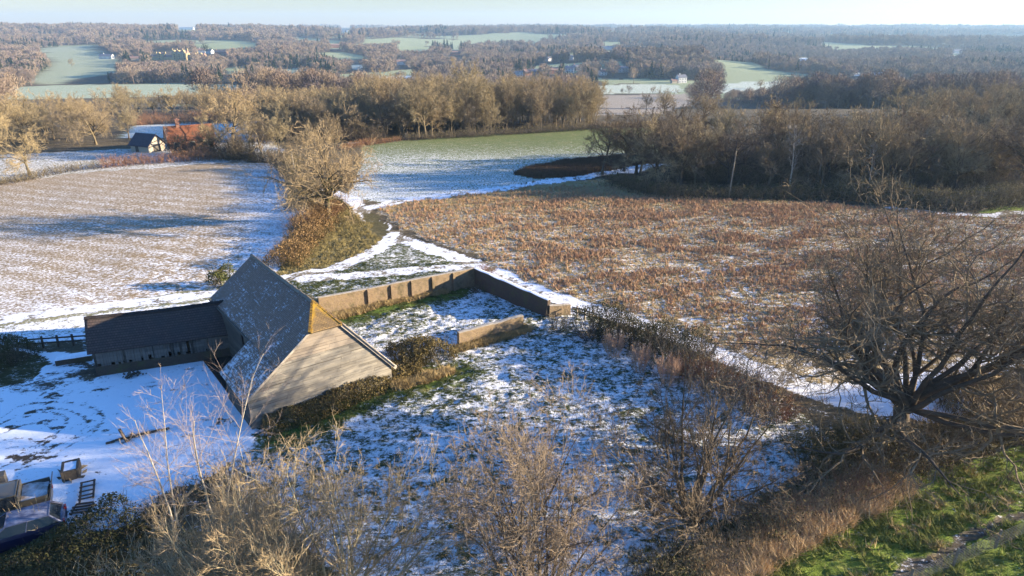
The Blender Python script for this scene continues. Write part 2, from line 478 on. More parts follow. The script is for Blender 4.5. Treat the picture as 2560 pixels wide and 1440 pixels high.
m_bk = zset('track_bank', [(690, 690), (740, 610), (800, 560), (870, 510), (935, 545), (965, 575), (930, 630), (850, 668), (760, 690)], 0.16, 0.10)

# tracks: (pixel polyline, half width, snow)
TRK = []
def track(px, half, sn, rut=0.55, world_pts=None):
    pts = smooth_line(world_pts if world_pts is not None else [tuple(at(*p))[:2] for p in px])
    d = dist_line(WX, WY, pts, 6)
    m = d < half
    zone[m] = NAMES.index('farm_track'); amp[m] = 0.03
    snow[m] = np.maximum(0, sn - 0.14 * np.exp(-((d[m] - rut * half) / 0.22) ** 2) - 0.26 * np.exp(-(d[m] / 0.25) ** 2) - 0.15 * sstep((d[m] - half + .3) / .3) - 0.3 * (fbm(X[m] * 0.8, Y[m] * 0.8, 77) > 0.62))
    e = (d >= half) & (d < half + 0.9)
    snow[e] = np.minimum(snow[e], 0.30)
    TRK.append((pts, half))
    return pts
T_MAIN = track([(800, 478), (862, 492), (912, 530), (945, 562), (990, 590), (1080, 625), (1200, 665), (1330, 725), (1480, 772), (1640, 822), (1800, 885), (1960, 950), (2110, 1000), (2250, 1010), (2420, 975), (2640, 900)], 1.2, 0.92)
track([(978, 585), (955, 615), (905, 645), (830, 672), (740, 690), (640, 712), (520, 735), (300, 760), (0, 800), (-250, 830)], 1.05, 0.92)
track([(760, 695), (900, 688), (1050, 675), (1195, 668)], 1.0, 0.8)
track([(930, 520), (1000, 503), (1120, 490), (1300, 465), (1430, 447), (1530, 430), (1660, 412)], 1.3, 0.85)
track([(2230, 520), (2400, 536), (2640, 526)], 0.9, 0.7)
m = inside(WX, WY, poly_xy([(2010, 960), (2200, 950), (2400, 905), (2640, 850), (2700, 960), (2480, 1010), (2330, 1050), (2200, 1040), (2080, 1010)]))
zone[m] = NAMES.index('farm_track'); snow[m] = 0.97; amp[m] = 0.02
m = inside(WX, WY, poly_xy([(905, 532), (940, 530), (975, 575), (945, 600), (925, 575)]))
zone[m] = NAMES.index('muddy_track'); snow[m] = 0.05; amp[m] = 0.04

# how much snow is left where: a bare sunny rim of the meadow, thinner cover among the weeds, green foot of the yard wall
PX, PY, PW = project(X, Y, Z)
def rowmix(mask, rows, vals):
    snow[mask] = np.interp(PY[mask], rows, vals)
mm = m_me & (zone == NAMES.index('meadow')); rowmix(mm, [322, 345, 372, 395, 430, 500], [0.06, 0.10, 0.26, 0.40, 0.46, 0.54])
mm = m_st & (zone == NAMES.index('stubble_field'))
snow[mm] = np.interp(PY[mm], [405, 440, 560, 690, 800], [0.22, 0.30, 0.34, 0.39, 0.52]) + 0.06 * np.sin((X[mm] * 0.35 + Y[mm]) * 1.9 + 3 * fbm(X[mm] / 25, Y[mm] / 25, 66)) + 0.10 * (fbm(X[mm] / 3.0, Y[mm] / 9.0, 61) - 0.5) + 0.24 * sstep((PX[mm] - 500) / 190)
streak = fbm(X / 5.0 + Y / 14.0, Y / 2.6 - X / 9.0, 71, 3)
mm = m_br & (zone == NAMES.index('brown_field'))
WEED = np.zeros(len(X))
dens = sstep((streak - 0.40) / 0.22) * np.clip(np.interp(PX, [1000, 1250, 1500, 2000, 2400], [0.1, 0.5, 1, 1, 0.6]), 0, 1) * np.interp(PY, [480, 520, 600, 700, 790, 900], [0.35, 0.8, 1.0, 0.75, 0.4, 0.1])
snow[mm] = 0.36 - 0.12 * dens[mm] - 0.22 * np.interp(PY[mm], [470, 500, 540], [1, 0.8, 0])
mm = m_pd & (zone == NAMES.index('paddock'))
wall_foot = np.array([tuple(at(*p))[:2] for p in [(820, 800), (1000, 752), (1105, 732)]])
dw = dist_line(X, Y, wall_foot, 7)
snow[mm] = np.clip(0.56 + 0.30 * (fbm(X[mm] / 4.5, Y[mm] / 4.5, 81, 3) - 0.5), 0.3, 0.9)
snow[mm] -= 0.75 * np.exp(-(dw[mm] / 2.0) ** 2)
bw = dist_line(X, Y, np.array([tuple(at(*p))[:2] for p in [(720, 1090), (900, 1000), (1000, 965), (1120, 930)]]), 7)
snow[mm] -= 0.55 * np.exp(-(bw[mm] / 1.7) ** 2)
GREEN = np.clip(np.exp(-(dw / 2.2) ** 2) + 0.6 * np.exp(-(bw / 2.0) ** 2), 0, 1)

# yard: tyre arcs, bare muddy scrapes
def arc(px, half=0.16, dep=0.65, cut=4):
    pts = smooth_line([tuple(at(*p))[:2] for p in px], 10)
    dd = dist_line(X, Y, pts, cut)
    f = np.exp(-(dd / half) ** 2) * (zone == NAMES.index('yard'))
    return dep * f
ARCS = [[(0, 1045), (60, 1012), (160, 1005), (235, 1020), (258, 1045), (235, 1080), (180, 1110), (110, 1150), (40, 1175)],
        [(0, 1060), (70, 1030), (150, 1022), (205, 1040), (215, 1062), (190, 1090), (130, 1120), (60, 1160)],
        [(0, 1085), (60, 1062), (115, 1060), (140, 1080), (120, 1105), (60, 1130), (0, 1150)],
        [(0, 1100), (60, 1095), (100, 1110), (112, 1130)], [(30, 1150), (90, 1110), (150, 1075), (165, 1048), (120, 1030), (40, 1036)],
        [(0, 1125), (40, 1118), (70, 1132), (60, 1160)], [(20, 1160), (100, 1125), (190, 1095), (250, 1060)], [(0, 1170), (60, 1140), (130, 1130)]]
cut_s = np.zeros(len(X))
for a in ARCS: cut_s = np.maximum(cut_s, arc(a, 0.13, 0.50))
yd = zone == NAMES.index('yard')
Z = Z - 0.06 * cut_s
scr = fbm(X / 1.6 + 3, Y / 0.8, 91, 4)
blot = np.exp(-(dist_line(X, Y, np.array([tuple(at(*p))[:2] for p in [(90, 960), (140, 945), (190, 930)]]), 7) / 2.3) ** 2)
snow[yd] = np.clip(0.97 - cut_s[yd] - 0.55 * blot[yd] * sstep((scr[yd] - 0.36) / 0.2) - 0.5 * sstep((scr[yd] - 0.68) / 0.06), 0, 1)
foot = dist_line(X, Y, np.array([tuple(at(*p))[:2] for p in [(232, 925), (535, 882), (568, 915)]]), 4)
snow[yd] -= 0.8 * np.exp(-(foot[yd] / 0.9) ** 2)
bankl = inside(WX, WY, poly_xy([(-300, 870), (100, 880), (125, 905), (60, 960), (-300, 1010)]))
zone[bankl] = NAMES.index('hedge_bank'); snow[bankl] = 0.15; amp[bankl] = 0.1

# lumpy turf: real height where the grid is fine enough, shader bump beyond
fade = np.clip(1.25 - SP / 0.45, 0, 1)
l1 = fbm(X * 0.9, Y * 1.15, 101, 2) - 0.5
l2 = fbm(X * 2.1 + 0.4 * l1, Y * 2.6, 111, 2) - 0.5
Z = Z + amp * fade * (2.0 * l1 + 1.8 * l2)
Z = Z + np.clip(1.2 - SP / 2.5, 0, 1) * 0.25 * (fbm(X / 9, Y / 9, 121, 2) - 0.5) * (zone != NAMES.index('yard'))
tuft_key = l2                                                                    # snow lies between the lumps

TG = np.array([TINT[n] for n in NAMES])[zone]
TG = TG * (1 - GREEN[:, None]) + np.array([0.085, 0.14, 0.02]) * GREEN[:, None]
co = np.stack([X, Y, Z], axis=1).astype(np.float32)
ii = np.arange(NXg * NYg).reshape(NYg, NXg)
quads = np.stack([ii[:-1, :-1], ii[:-1, 1:], ii[1:, 1:], ii[1:, :-1]], axis=-1).reshape(-1, 4)
# keep only land the camera's surroundings could show (a wide wedge)
qx, qy = X[quads[:, 0]], Y[quads[:, 0]]
quads = quads[(np.abs(qx) < 110 + 1.05 * np.maximum(qy, 0)) & (qy < 6900)]

def ground_material():
    t = NT('land', 0.95, 0.1)
    v = t.coord('Object')
    near = t.noise(t.coord('Object', (0.7, 1.0, 1.0)), 4.6, 5, 0.7)
    mid = t.noise(t.coord('Object', (1, 2.2, 1)), 0.55, 4, 0.6)
    fine = t.noise(v, 13.0, 3, 0.65)
    tint = t.attr('tint', True)
    tone = t.map(near, 0.25, 0.75, 0.45, 1.55)
    base = t.mix(1.0, tint, t.n('ShaderNodeCombineColor', Red=tone, Green=tone, Blue=tone).outputs[0], 'MULTIPLY')
    base = t.mix(t.map(mid, 0.5, 0.72, 0, 0.55), base, t.mix(0.6, tint, (0.34, 0.25, 0.12)))
    s = t.attr('snow')
    f = t.math('ADD', t.math('MULTIPLY', near, 0.65), t.math('MULTIPLY', mid, 0.12))
    f = t.math('ADD', f, t.math('MULTIPLY', fine, 0.23))
    f = t.map(f, 0.34, 0.66, 0.0, 1.0)
    lump = t.math('MULTIPLY', t.attr('lump'), 0.8)
    f = t.math('ADD', f, lump)
    th = t.math('SUBTRACT', 1.0, s)
    fac = t.map(t.math('SUBTRACT', f, th), -0.19, 0.23, 0, 1, True)
    t.put(t.b.inputs['Roughness'], t.map(fac, 0, 1, 0.95, 0.6))
    h = t.math('ADD', near, t.math('MULTIPLY', fine, 0.5))
    t.bump(h, t.map(t.attr('rough'), 0, 0.1, 0.15, 1.0), 0.16)
    return t.col(t.mix(fac, base, (0.80, 0.81, 0.84)))
M['land'] = ground_material()
qz = zone[quads[:, 0]]
GROUND = []
for k, nm in enumerate(NAMES):
    q = quads[qz == k]
    if not len(q): continue
    used, inv = np.unique(q.ravel(), return_inverse=True)
    me = bpy.data.meshes.new(nm)
    me.vertices.add(len(used)); me.vertices.foreach_set('co', co[used].ravel())
    me.loops.add(q.size); me.loops.foreach_set('vertex_index', inv.astype(np.int32))
    me.polygons.add(len(q)); me.polygons.foreach_set('loop_start', (np.arange(len(q)) * 4).astype(np.int32))
    me.polygons.foreach_set('use_smooth', np.ones(len(q), bool))
    me.update(calc_edges=True)
    a = me.attributes.new('tint', 'FLOAT_COLOR', 'POINT')
    a.data.foreach_set('color', np.hstack([TG[used], np.ones((len(used), 1))]).astype(np.float32).ravel())
    for an, arr in (('snow', snow), ('rough', amp), ('lump', -tuft_key * fade)):
        b = me.attributes.new(an, 'FLOAT', 'POINT'); b.data.foreach_set('value', arr[used].astype(np.float32))
    me.materials.append(M['land'])
    o = bpy.data.objects.new(nm, me); COL.objects.link(o)
    o['kind'] = 'structure'
    GROUND.append(o)
def gsurf(x, y):
    """height of the built, lumpy ground"""
    i = min(max(int(np.searchsorted(gx, x)) - 1, 0), NXg - 2); j = min(max(int(np.searchsorted(gy, y)) - 1, 0), NYg - 2)
    return float(Z[j * NXg + i])

# ------------------------------------------------------------------ building materials
def tiles_mat(name, c1, c2, c3, course=0.11, frost=0.0, axis='X', frost_low=None):
    """plain tiles or slates: staggered courses, patchy colour, frost or thin snow lying on them (uv x along, y up the slope)"""
    t = NT(name, 0.75, 0.25)
    uv = t.n('ShaderNodeUVMap').outputs[0]
    br = t.n('ShaderNodeTexBrick', Vector=uv, Scale=1.0)
    br.inputs['Brick Width'].default_value = 0.19; br.inputs['Row Height'].default_value = course
    br.inputs['Mortar Size'].default_value = 0.012; br.inputs['Mortar Smooth'].default_value = 0.3; br.inputs['Bias'].default_value = 0.0
    br.inputs['Color1'].default_value = (*c1, 1); br.inputs['Color2'].default_value = (*c2, 1); br.inputs['Mortar'].default_value = (c1[0] * 0.3, c1[1] * 0.3, c1[2] * 0.3, 1)
    v = t.coord('Object')
    big = t.noise(v, 0.8, 4, 0.65)
    sm = t.noise(v, 6.0, 3, 0.65)
    c = t.mix(t.map(big, 0.45, 0.7, 0, 0.7), br.outputs[0], c3)
    if frost:
        n = t.math('ADD', t.math('MULTIPLY', sm, 0.6), t.math('MULTIPLY', big, 0.4))
        if frost_low is not None:
            sep = t.n('ShaderNodeSeparateXYZ', Vector=uv)
            n = t.math('ADD', n, t.map(sep.outputs[1], frost_low[0], frost_low[1], 0.10, -0.02))
            row = t.noise(t.n('ShaderNodeMapping', Vector=uv, Scale=(1.2, 9.0, 1)).outputs[0], 1.0, 2, 0.5)
            n = t.math('ADD', n, t.math('MULTIPLY', t.math('SUBTRACT', row, 0.5), 0.35))
        c = t.mix(t.map(n, 0.60 - frost * 0.2, 0.72 - frost * 0.12, 0, 0.85), c, (0.68, 0.70, 0.74))
    t.bump(t.math('ADD', br.outputs['Fac'], t.math('MULTIPLY', sm, -0.8)), 0.6, 0.03)
    return t.col(c)
def brick_mat(name, c1, c2, mortar, c3, moss=(0.10, 0.10, 0.04)):
    t = NT(name, 0.9, 0.2)
    uv = t.n('ShaderNodeUVMap').outputs[0]
    br = t.n('ShaderNodeTexBrick', Vector=uv, Scale=1.0)
    br.inputs['Brick Width'].default_value = 0.225; br.inputs['Row Height'].default_value = 0.075; br.inputs['Mortar Size'].default_value = 0.01
    br.inputs['Color1'].default_value = (*c1, 1); br.inputs['Color2'].default_value = (*c2, 1); br.inputs['Mortar'].default_value = (*mortar, 1)
    v = t.coord('Object')
    a = t.noise(v, 1.1, 5, 0.7); b = t.noise(v, 4.5, 4, 0.7)
    c = t.mix(t.map(b, 0.42, 0.6), br.outputs[0], c3)
    c = t.mix(t.map(a, 0.5, 0.68, 0, 0.7), c, moss)
    t.bump(t.math('ADD', br.outputs['Fac'], t.math('MULTIPLY', b, -1.5)), 0.7, 0.05)
    return t.col(c)
def board_mat(name, c1, c2, c3, rows=0.2, axis=2):
    """weathered boards: streaks along the grain, some boards paler than others"""
    t = NT(name, 0.85, 0.2)
    uv = t.n('ShaderNodeUVMap').outputs[0]
    sep = t.n('ShaderNodeSeparateXYZ', Vector=uv)
    rowi = t.math('FLOOR', t.math('DIVIDE', sep.outputs[1], rows))
    wn_ = t.n('ShaderNodeTexWhiteNoise', noise_dimensions='2D')
    seg = t.math('FLOOR', t.math('DIVIDE', t.math('ADD', sep.outputs[0], t.math('MULTIPLY', rowi, 1.37)), 2.6))
    t.put(wn_.inputs['Vector'], t.n('ShaderNodeCombineXYZ', X=rowi, Y=seg).outputs[0])
    gr = t.noise(t.n('ShaderNodeMapping', Vector=uv, Scale=(0.9, 14.0, 1)).outputs[0], 1.0, 4, 0.65)
    bl = t.noise(t.coord('Object'), 0.7, 4, 0.6)
    c = t.ramp(t.math('ADD', t.math('MULTIPLY', gr, 0.65), t.math('MULTIPLY', wn_.outputs[0], 0.35)), [(0.22, c1), (0.5, c2), (0.8, c3)])
    c = t.mix(t.map(bl, 0.5, 0.75, 0, 0.5), c, c1)
    t.bump(gr, 0.5, 0.02)
    return t.col(c)

M['barn_tiles'] = tiles_mat('barn_tiles', (0.19, 0.13, 0.095), (0.27, 0.185, 0.135), (0.14, 0.11, 0.085), 0.11, 0.30, frost_low=(-1.0, 5.0))
M['shed_tiles'] = tiles_mat('shed_tiles', (0.065, 0.048, 0.044), (0.095, 0.068, 0.058), (0.05, 0.045, 0.042), 0.11, 0.0)
M['red_tiles'] = tiles_mat('red_tiles', (0.24, 0.085, 0.035), (0.30, 0.11, 0.05), (0.20, 0.08, 0.04), 0.11)
M['slate'] = tiles_mat('slate', (0.055, 0.05, 0.06), (0.09, 0.08, 0.09), (0.06, 0.06, 0.07), 0.15)
M['lichen_tiles'] = tiles_mat('lichen_tiles', (0.20, 0.13, 0.06), (0.28, 0.18, 0.07), (0.17, 0.12, 0.06), 0.11)
_t = M['lichen_tiles'].node_tree                                            # yellow lichen towards the hips of the little roof
def lichen(m):
    t = NT.__new__(NT); t.m = m; t.t = m.node_tree; t.b = m.node_tree.nodes['Principled BSDF']
    old = t.b.inputs['Base Color'].links[0].from_socket
    n = t.noise(t.coord('Object'), 3.5, 4, 0.7)
    e = t.attr('edge')
    t.put(t.b.inputs['Base Color'], t.mix(t.map(t.math('ADD', t.math('MULTIPLY', n, 0.9), e), 0.50, 0.85), old, (0.38, 0.22, 0.02)))
lichen(M['lichen_tiles'])
M['grey_boards'] = board_mat('grey_boards', (0.11, 0.10, 0.082), (0.215, 0.195, 0.16), (0.29, 0.265, 0.215))
M['pink_boards'] = board_mat('pink_boards', (0.17, 0.14, 0.11), (0.24, 0.20, 0.155), (0.28, 0.24, 0.19))
M['dark_boards'] = board_mat('dark_boards', (0.045, 0.04, 0.034), (0.085, 0.075, 0.06), (0.12, 0.105, 0.085))
M['shed_boards'] = board_mat('shed_boards', (0.075, 0.065, 0.055), (0.14, 0.12, 0.10), (0.20, 0.17, 0.14))
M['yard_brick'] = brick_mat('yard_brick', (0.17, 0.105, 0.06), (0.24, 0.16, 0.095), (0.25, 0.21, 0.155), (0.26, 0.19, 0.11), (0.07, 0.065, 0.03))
M['shaded_brick'] = brick_mat('shaded_brick', (0.075, 0.045, 0.032), (0.11, 0.068, 0.048), (0.11, 0.09, 0.07), (0.085, 0.065, 0.048))  # darker copy of the yard brick, shade put into its colour
M['coping'] = simple('coping', (0.26, 0.225, 0.175), (0.40, 0.36, 0.30), 4, 0.9, 0.4)
M['snow_cap'] = simple('snow_cap', (0.72, 0.74, 0.78), (0.84, 0.85, 0.88), 6, 0.6, 0.3)
M['timber'] = simple('timber', (0.035, 0.03, 0.025), (0.085, 0.07, 0.055), 5, 0.9, 0.5)
M['pale_timber'] = simple('pale_timber', (0.17, 0.14, 0.10), (0.29, 0.25, 0.19), 5, 0.9, 0.5)
M['lead'] = simple('ridge_tile', (0.15, 0.12, 0.09), (0.26, 0.22, 0.16), 5, 0.9, 0.3)
M['dark_void'] = simple('earth_floor', (0.02, 0.017, 0.014), (0.035, 0.03, 0.025), 3)
M['manor_stone'] = simple('manor_stone', (0.36, 0.27, 0.13), (0.46, 0.36, 0.19), 0.2, 0.9, 0.2)
M['white_wall'] = simple('white_wall', (0.52, 0.50, 0.46), (0.62, 0.61, 0.58), 0.3, 0.8, 0.1)
M['pale_wall'] = simple('pale_wall', (0.30, 0.25, 0.19), (0.40, 0.34, 0.26), 0.3, 0.8, 0.1)
M['brick_wall'] = simple('brick_wall', (0.22, 0.11, 0.075), (0.30, 0.16, 0.11), 0.3, 0.8, 0.1)
M['grey_wall'] = simple('grey_wall', (0.26, 0.25, 0.25), (0.36, 0.35, 0.34), 0.3, 0.8, 0.1)
M['far_roof'] = simple('far_roof', (0.20, 0.13, 0.10), (0.30, 0.19, 0.15), 0.3, 0.8, 0.1)
M['far_slate'] = simple('far_slate', (0.12, 0.12, 0.14), (0.20, 0.20, 0.22), 0.3, 0.8, 0.1)
def plain(name, c, rough, spec=0.5, metal=0.0, coat=0.0):
    t = NT(name, rough, spec)
    t.b.inputs['Metallic'].default_value = metal
    t.b.inputs['Coat Weight'].default_value = coat
    n = t.noise(t.coord('Object'), 9, 3)
    return t.col(t.mix(t.map(n, 0.3, 0.8, 0, 0.5), c, tuple(x * 0.7 for x in c)))
M['window_glass'] = plain('window_glass', (0.02, 0.025, 0.03), 0.08)
M['rubber'] = plain('rubber', (0.02, 0.02, 0.02), 0.8, 0.3)
M['alloy'] = plain('alloy', (0.45, 0.45, 0.47), 0.35, 0.5, 0.8)
M['blue_paint'] = plain('blue_paint', (0.008, 0.010, 0.045), 0.3, 0.5, 0.0, 0.6)
M['olive_paint'] = plain('olive_paint', (0.085, 0.075, 0.055), 0.45, 0.5, 0.0, 0.2)
M['dusty_plastic'] = plain('dusty_plastic', (0.05, 0.05, 0.05), 0.6)
M['lamp_glass'] = plain('lamp_glass', (0.7, 0.72, 0.75), 0.15)
M['red_lamp'] = plain('red_lamp', (0.30, 0.02, 0.02), 0.2)
M['wire'] = plain('wire', (0.20, 0.20, 0.19), 0.6, 0.4, 0.2)

def set_uv(o, uvs):
    """uvs: per-vertex (n,2)"""
    me = o.data
    l = me.uv_layers.new(name='UVMap')
    idx = np.empty(len(me.loops), np.int32); me.loops.foreach_get('vertex_index', idx)
    l.data.foreach_set('uv', np.asarray(uvs, np.float32)[idx].ravel())
    return o
def box_uv(o):
    """walls: u runs along the face's level direction, v is height"""
    me = o.data
    l = me.uv_layers.new(name='UVMap')
    uv = []
    for p in me.polygons:
        n = p.normal
        h = Vector((-n.y, n.x, 0))
        h = h.normalized() if h.length > 0.1 else Vector((1, 0, 0))
        up = n.cross(h)
        if up.z < 0: up = -up
        for li in p.loop_indices:
            c = me.vertices[me.loops[li].vertex_index].co
            uv += [c.dot(h), c.dot(up) if abs(n.z) < 0.95 else c.y]
    l.data.foreach_set('uv', np.array(uv, np.float32))
    return o

# ------------------------------------------------------------------ the half-hipped barn
BX, BY, BR = -12.073, 40.788, 0.656
ZR, ZH, INS, TR, TL = 6.72, 5.67, 2.22, 1.173, 0.782
UR, UL, BL, UB, VP = 4.35, -5.69, 14.46, -3.67, 5.06
barn = empty('barn', (BX, BY, 0), BR, 'old half-hipped barn with a pale boarded gable and a blue-grey frosted tile roof', 'barn')
zl = lambda u: ZR + u * TL
zr_ = lambda u: ZR - u * TR
uD, uE = -(ZR - ZH) / TL, (ZR - ZH) / TR
def slab(poly, th, nrm):
    g = Geo(); n = Vector(nrm).normalized() * -th
    g.prism([Vector(p) for p in poly], n)
    return g
# left slope with its catslide over the near bays
left = [(0, INS, ZR), (0, BL + 0.25, ZR), (UB, BL + 0.25, zl(UB)), (UB, VP, zl(UB)), (UL - 0.25, VP, zl(UL - 0.25)), (UL - 0.25, -0.18, zl(UL - 0.25)), (uD, -0.18, zl(uD) ), ]
g = Geo()
L0 = [(0, INS, ZR), (0, VP, ZR), (UB, VP, zl(UB)), (UL - .25, VP, zl(UL - .25)), (UL - .25, -.18, zl(UL - .25)), (UB, -.18, zl(UB)), (uD, -.18, zl(uD))]
def roof_grid(g, u0, u1, v0, v1, zf, nu, nv, sag=0.05, seed=3, vclip=None):
    us, vs = np.linspace(u0, u1, nu), np.linspace(v0, v1, nv)
    U, V = np.meshgrid(us, vs)
    if vclip: V = np.maximum(V, vclip(U))
    Zr = zf(U) + sag * (fbm(U / 2.2, V / 2.8, seed, 2) - 0.5) * 2 - 0.06 * np.sin((V - v0) / max(v1 - v0, 1) * math.pi)
    i = np.arange(nu * nv).reshape(nv, nu)
    q = np.stack([i[:-1, :-1], i[:-1, 1:], i[1:, 1:], i[1:, :-1]], -1).reshape(-1, 4)
    g.add(np.stack([U.ravel(), V.ravel(), Zr.ravel()], 1), q)
    return U, V
hipv = lambda U: np.where(U > uD, INS - INS * (U / uD) * 1.0 - 0.18 * (U / uD), -0.18)
roofg = Geo()
UA, VA = roof_grid(roofg, UL - .25, UB, -.18, VP, zl, 16, 28)
U2, V2 = roof_grid(roofg, UB, 0.0, -.18, BL + .25, zl, 22, 64, vclip=hipv)
ro = roofg.build('roof_slope', M['barn_tiles'], barn, True)
uvs = np.vstack([np.stack([VA.ravel(), (UA.ravel() - UL) * 1.27], 1), np.stack([V2.ravel(), (U2.ravel() - UL) * 1.27], 1)])
set_uv(ro, uvs)
sm = ro.modifiers.new('thick', 'SOLIDIFY'); sm.thickness = 0.09; sm.offset = -1
roofg = Geo()
U3, V3 = roof_grid(roofg, 0.0, UR + .3, -.18, BL + .25, zr_, 22, 64, seed=8, vclip=lambda U: np.where(U < uE, INS - INS * (U / uE) - 0.18 * (U / uE), -0.18))
ro = roofg.build('roof_slope', M['barn_tiles'], barn, True)
set_uv(ro, np.stack([V3.ravel(), (UR - U3.ravel()) * 1.5], 1))
sm = ro.modifiers.new('thick', 'SOLIDIFY'); sm.thickness = 0.09; sm.offset = 1
# the lichened half hip
nn = 14
hv, hq, he, hu = [], [], [], []
for j in range(nn + 1):
    f = j / nn
    for i in range(nn + 1):
        s_ = i / nn
        u = (uD + (uE - uD) * s_) * f
        hv.append((u, INS - (INS + 0.30) * f, ZR - (ZR - ZH + 0.12) * f + 0.02)); he.append(0.42 * max(0, 1 - min(s_, 1 - s_) * f / 0.18) + 0.25 * (1 - f) - 0.1); hu.append((u, (1 - f) * 2.5))
for j in range(nn):
    for i in range(nn):
        a = j * (nn + 1) + i
        hq.append((a, a + nn + 1, a + nn + 2, a + 1))
ho = Geo().add(hv, hq).build('half_hip', M['lichen_tiles'], barn, True)
set_uv(ho, hu)
ea = ho.data.attributes.new('edge', 'FLOAT', 'POINT'); ea.data.foreach_set('value', np.array(he, np.float32))
sm = ho.modifiers.new('thick', 'SOLIDIFY'); sm.thickness = 0.08; sm.offset = 1
# ridge and hip tiles, bargeboards
g = Geo()
nr = 30
for k in range(nr):
    v0 = INS + (BL + .25 - INS) * k / nr; v1 = INS + (BL + .25 - INS) * (k + 0.97) / nr
    zz = ZR + 0.02 - 0.05 * math.sin((v0 - INS) / (BL - INS) * math.pi) + 0.015 * ((k * 7) % 3)
    g.prism([(-.17, v0, zz - .06), (0, v0, zz + .09), (.17, v0, zz - .08), (0, v0, zz - .02)], (0, v1 - v0, 0))
g.build('ridge', M['lead'], barn)
g = Geo()
for (a, b) in (((0, INS, ZR + .05), (uD, -.28, ZH + .0)), ((0, INS, ZR + .05), (uE, -.28, ZH + .0))):
    a, b = Vector(a), Vector(b)
    for k in range(12):
        p, q = a.lerp(b, k / 12), a.lerp(b, (k + .93) / 12)
        g.bar(p + Vector((0, 0, .012 * (k % 2))), q + Vector((0, 0, .02)), .17, .06)
g.build('hip_tiles', simple('lichen_hip', (0.09, 0.06, 0.035), (0.30, 0.175, 0.025), 5, 0.9, 0.5), barn)
g = Geo()
g.bar((uE, -.16, zr_(uE) - .06), (UR + .32, -.16, zr_(UR + .32) - .06), .06, .22)
g.bar((uD, -.16, zl(uD) - .10), (UL - .25, -.16, zl(UL - .25) - .10), .06, .14)
g.build('bargeboard', M['coping'], barn)
g = Geo().bar((uE + .05, -.14, zr_(uE) + .05), (UR + .25, -.14, zr_(UR + .25) + .06), .30, .05)
g.build('verge_cap', M['coping'], barn)
# boarded gable: overlapping boards, pinkish new ones at the top
def gable_limits(z):
    return (max((z - ZR) / TL, UL + .05) if z < ZH + .2 else uD, min((ZR - z) / TR, UR) )
def boards(z0, z1, step, seed, proud=0.05):
    g = Geo(); rr = random.Random(seed); uvl = []
    z = z0
    while z < z1 - 1e-3:
        zt = min(z + step, z1)
        l0, r0 = gable_limits(z); l1, r1 = gable_limits(zt)
        u = l0
        joints = []
        while u < r0 - 1.2:
            joints.append(u); u += rr.uniform(2.2, 3.8)
        joints.append(r0)
        for a, b in zip(joints[:-1], joints[1:]):
            pr = proud + rr.uniform(-.012, .018); dz = rr.uniform(-.012, .012)
            zt2 = zt - rr.choice((.012, .018, .022, .03, .045)); a1 = max(a, l1); b1 = min(b, r1)
            if b1 <= a1: a1 = b1 = (a1 + b1) / 2
            V = [(a, -pr, z + dz), (b - .01, -pr, z + dz), (b1 - .01, -.02, zt2 + dz), (a1, -.02, zt2 + dz), (a, 0.01, z + dz), (b - .01, 0.01, z + dz)]
            g.add(V, [(0, 1, 2, 3), (4, 5, 1, 0)]); uvl += [(p[0], p[2] - z0) for p in V]
        z = zt
    return g, uvl
zf_ = zr_(UR)
g, uvl = boards(0.06, 4.0, 0.2, 4); set_uv(g.build('gable_boarding', M['grey_boards'], barn), uvl)
g, uvl = boards(4.0, ZH, 0.2, 5, 0.045); o = set_uv(g.build('gable_boarding', M['pink_boards'], barn), uvl); o['label'] = 'smoother pinkish boards below the half hip'
g = Geo().prism([(UL + .05, .02, 0), (UR, .02, 0), (UR, .02, zr_(UR) - .1), (uE, .02, ZH - .1), (uD, .02, ZH - .1), (UL + .05, .02, zl(UL) - .1)], (0, .12, 0))
box_uv(g.build('end_wall', M['dark_boards'], barn))
g = Geo()
g.prism([(UB, BL - .14, 0), (UR, BL - .14, 0), (UR, BL - .14, zr_(UR) - .1), (0, BL - .14, ZR - .12), (UB, BL - .14, zl(UB) - .1)], (0, .12, 0))
box_uv(g.build('end_wall', M['dark_boards'], barn))
g = Geo()
g.box(UR - .12, UR, .14, BL - .14, 0, zr_(UR) - .12)
g.box(UL + .05, UL + .17, .14, VP - .12, 0, zl(UL) - .12)
g.box(UL + .05, UB - .0, VP - .24, VP - .12, 0, zl(UL) - .14)
g.box(UB + .1, UB + .22, VP + 2.0, BL - .14, 0, zl(UB) - .12)             # long wall, open bay beside the catslide
g.box(UB + .1, UB + .22, VP - .12, VP + 2.0, 2.7, zl(UB) - .12)
box_uv(g.build('side_wall', M['dark_boards'], barn))
g = Geo()
g.bar((UB + .08, VP + 2.0, 0), (UB + .08, VP + 2.0, zl(UB) - .2), .2); g.bar((UB + .08, VP - .2, 2.7), (UB + .08, VP + 2.1, 2.7), .2)
g.build('door_frame', M['timber'], barn)
Geo().box(UL + .2, UR - .14, .16, BL - .16, .05, .09).build('barn_floor', M['dark_void'], barn)
Geo().bar((UB - .05, VP, zl(UB) - .1), (UB - .05, BL + .2, zl(UB) - .1), .06, .14).build('fascia', M['dark_boards'], barn)

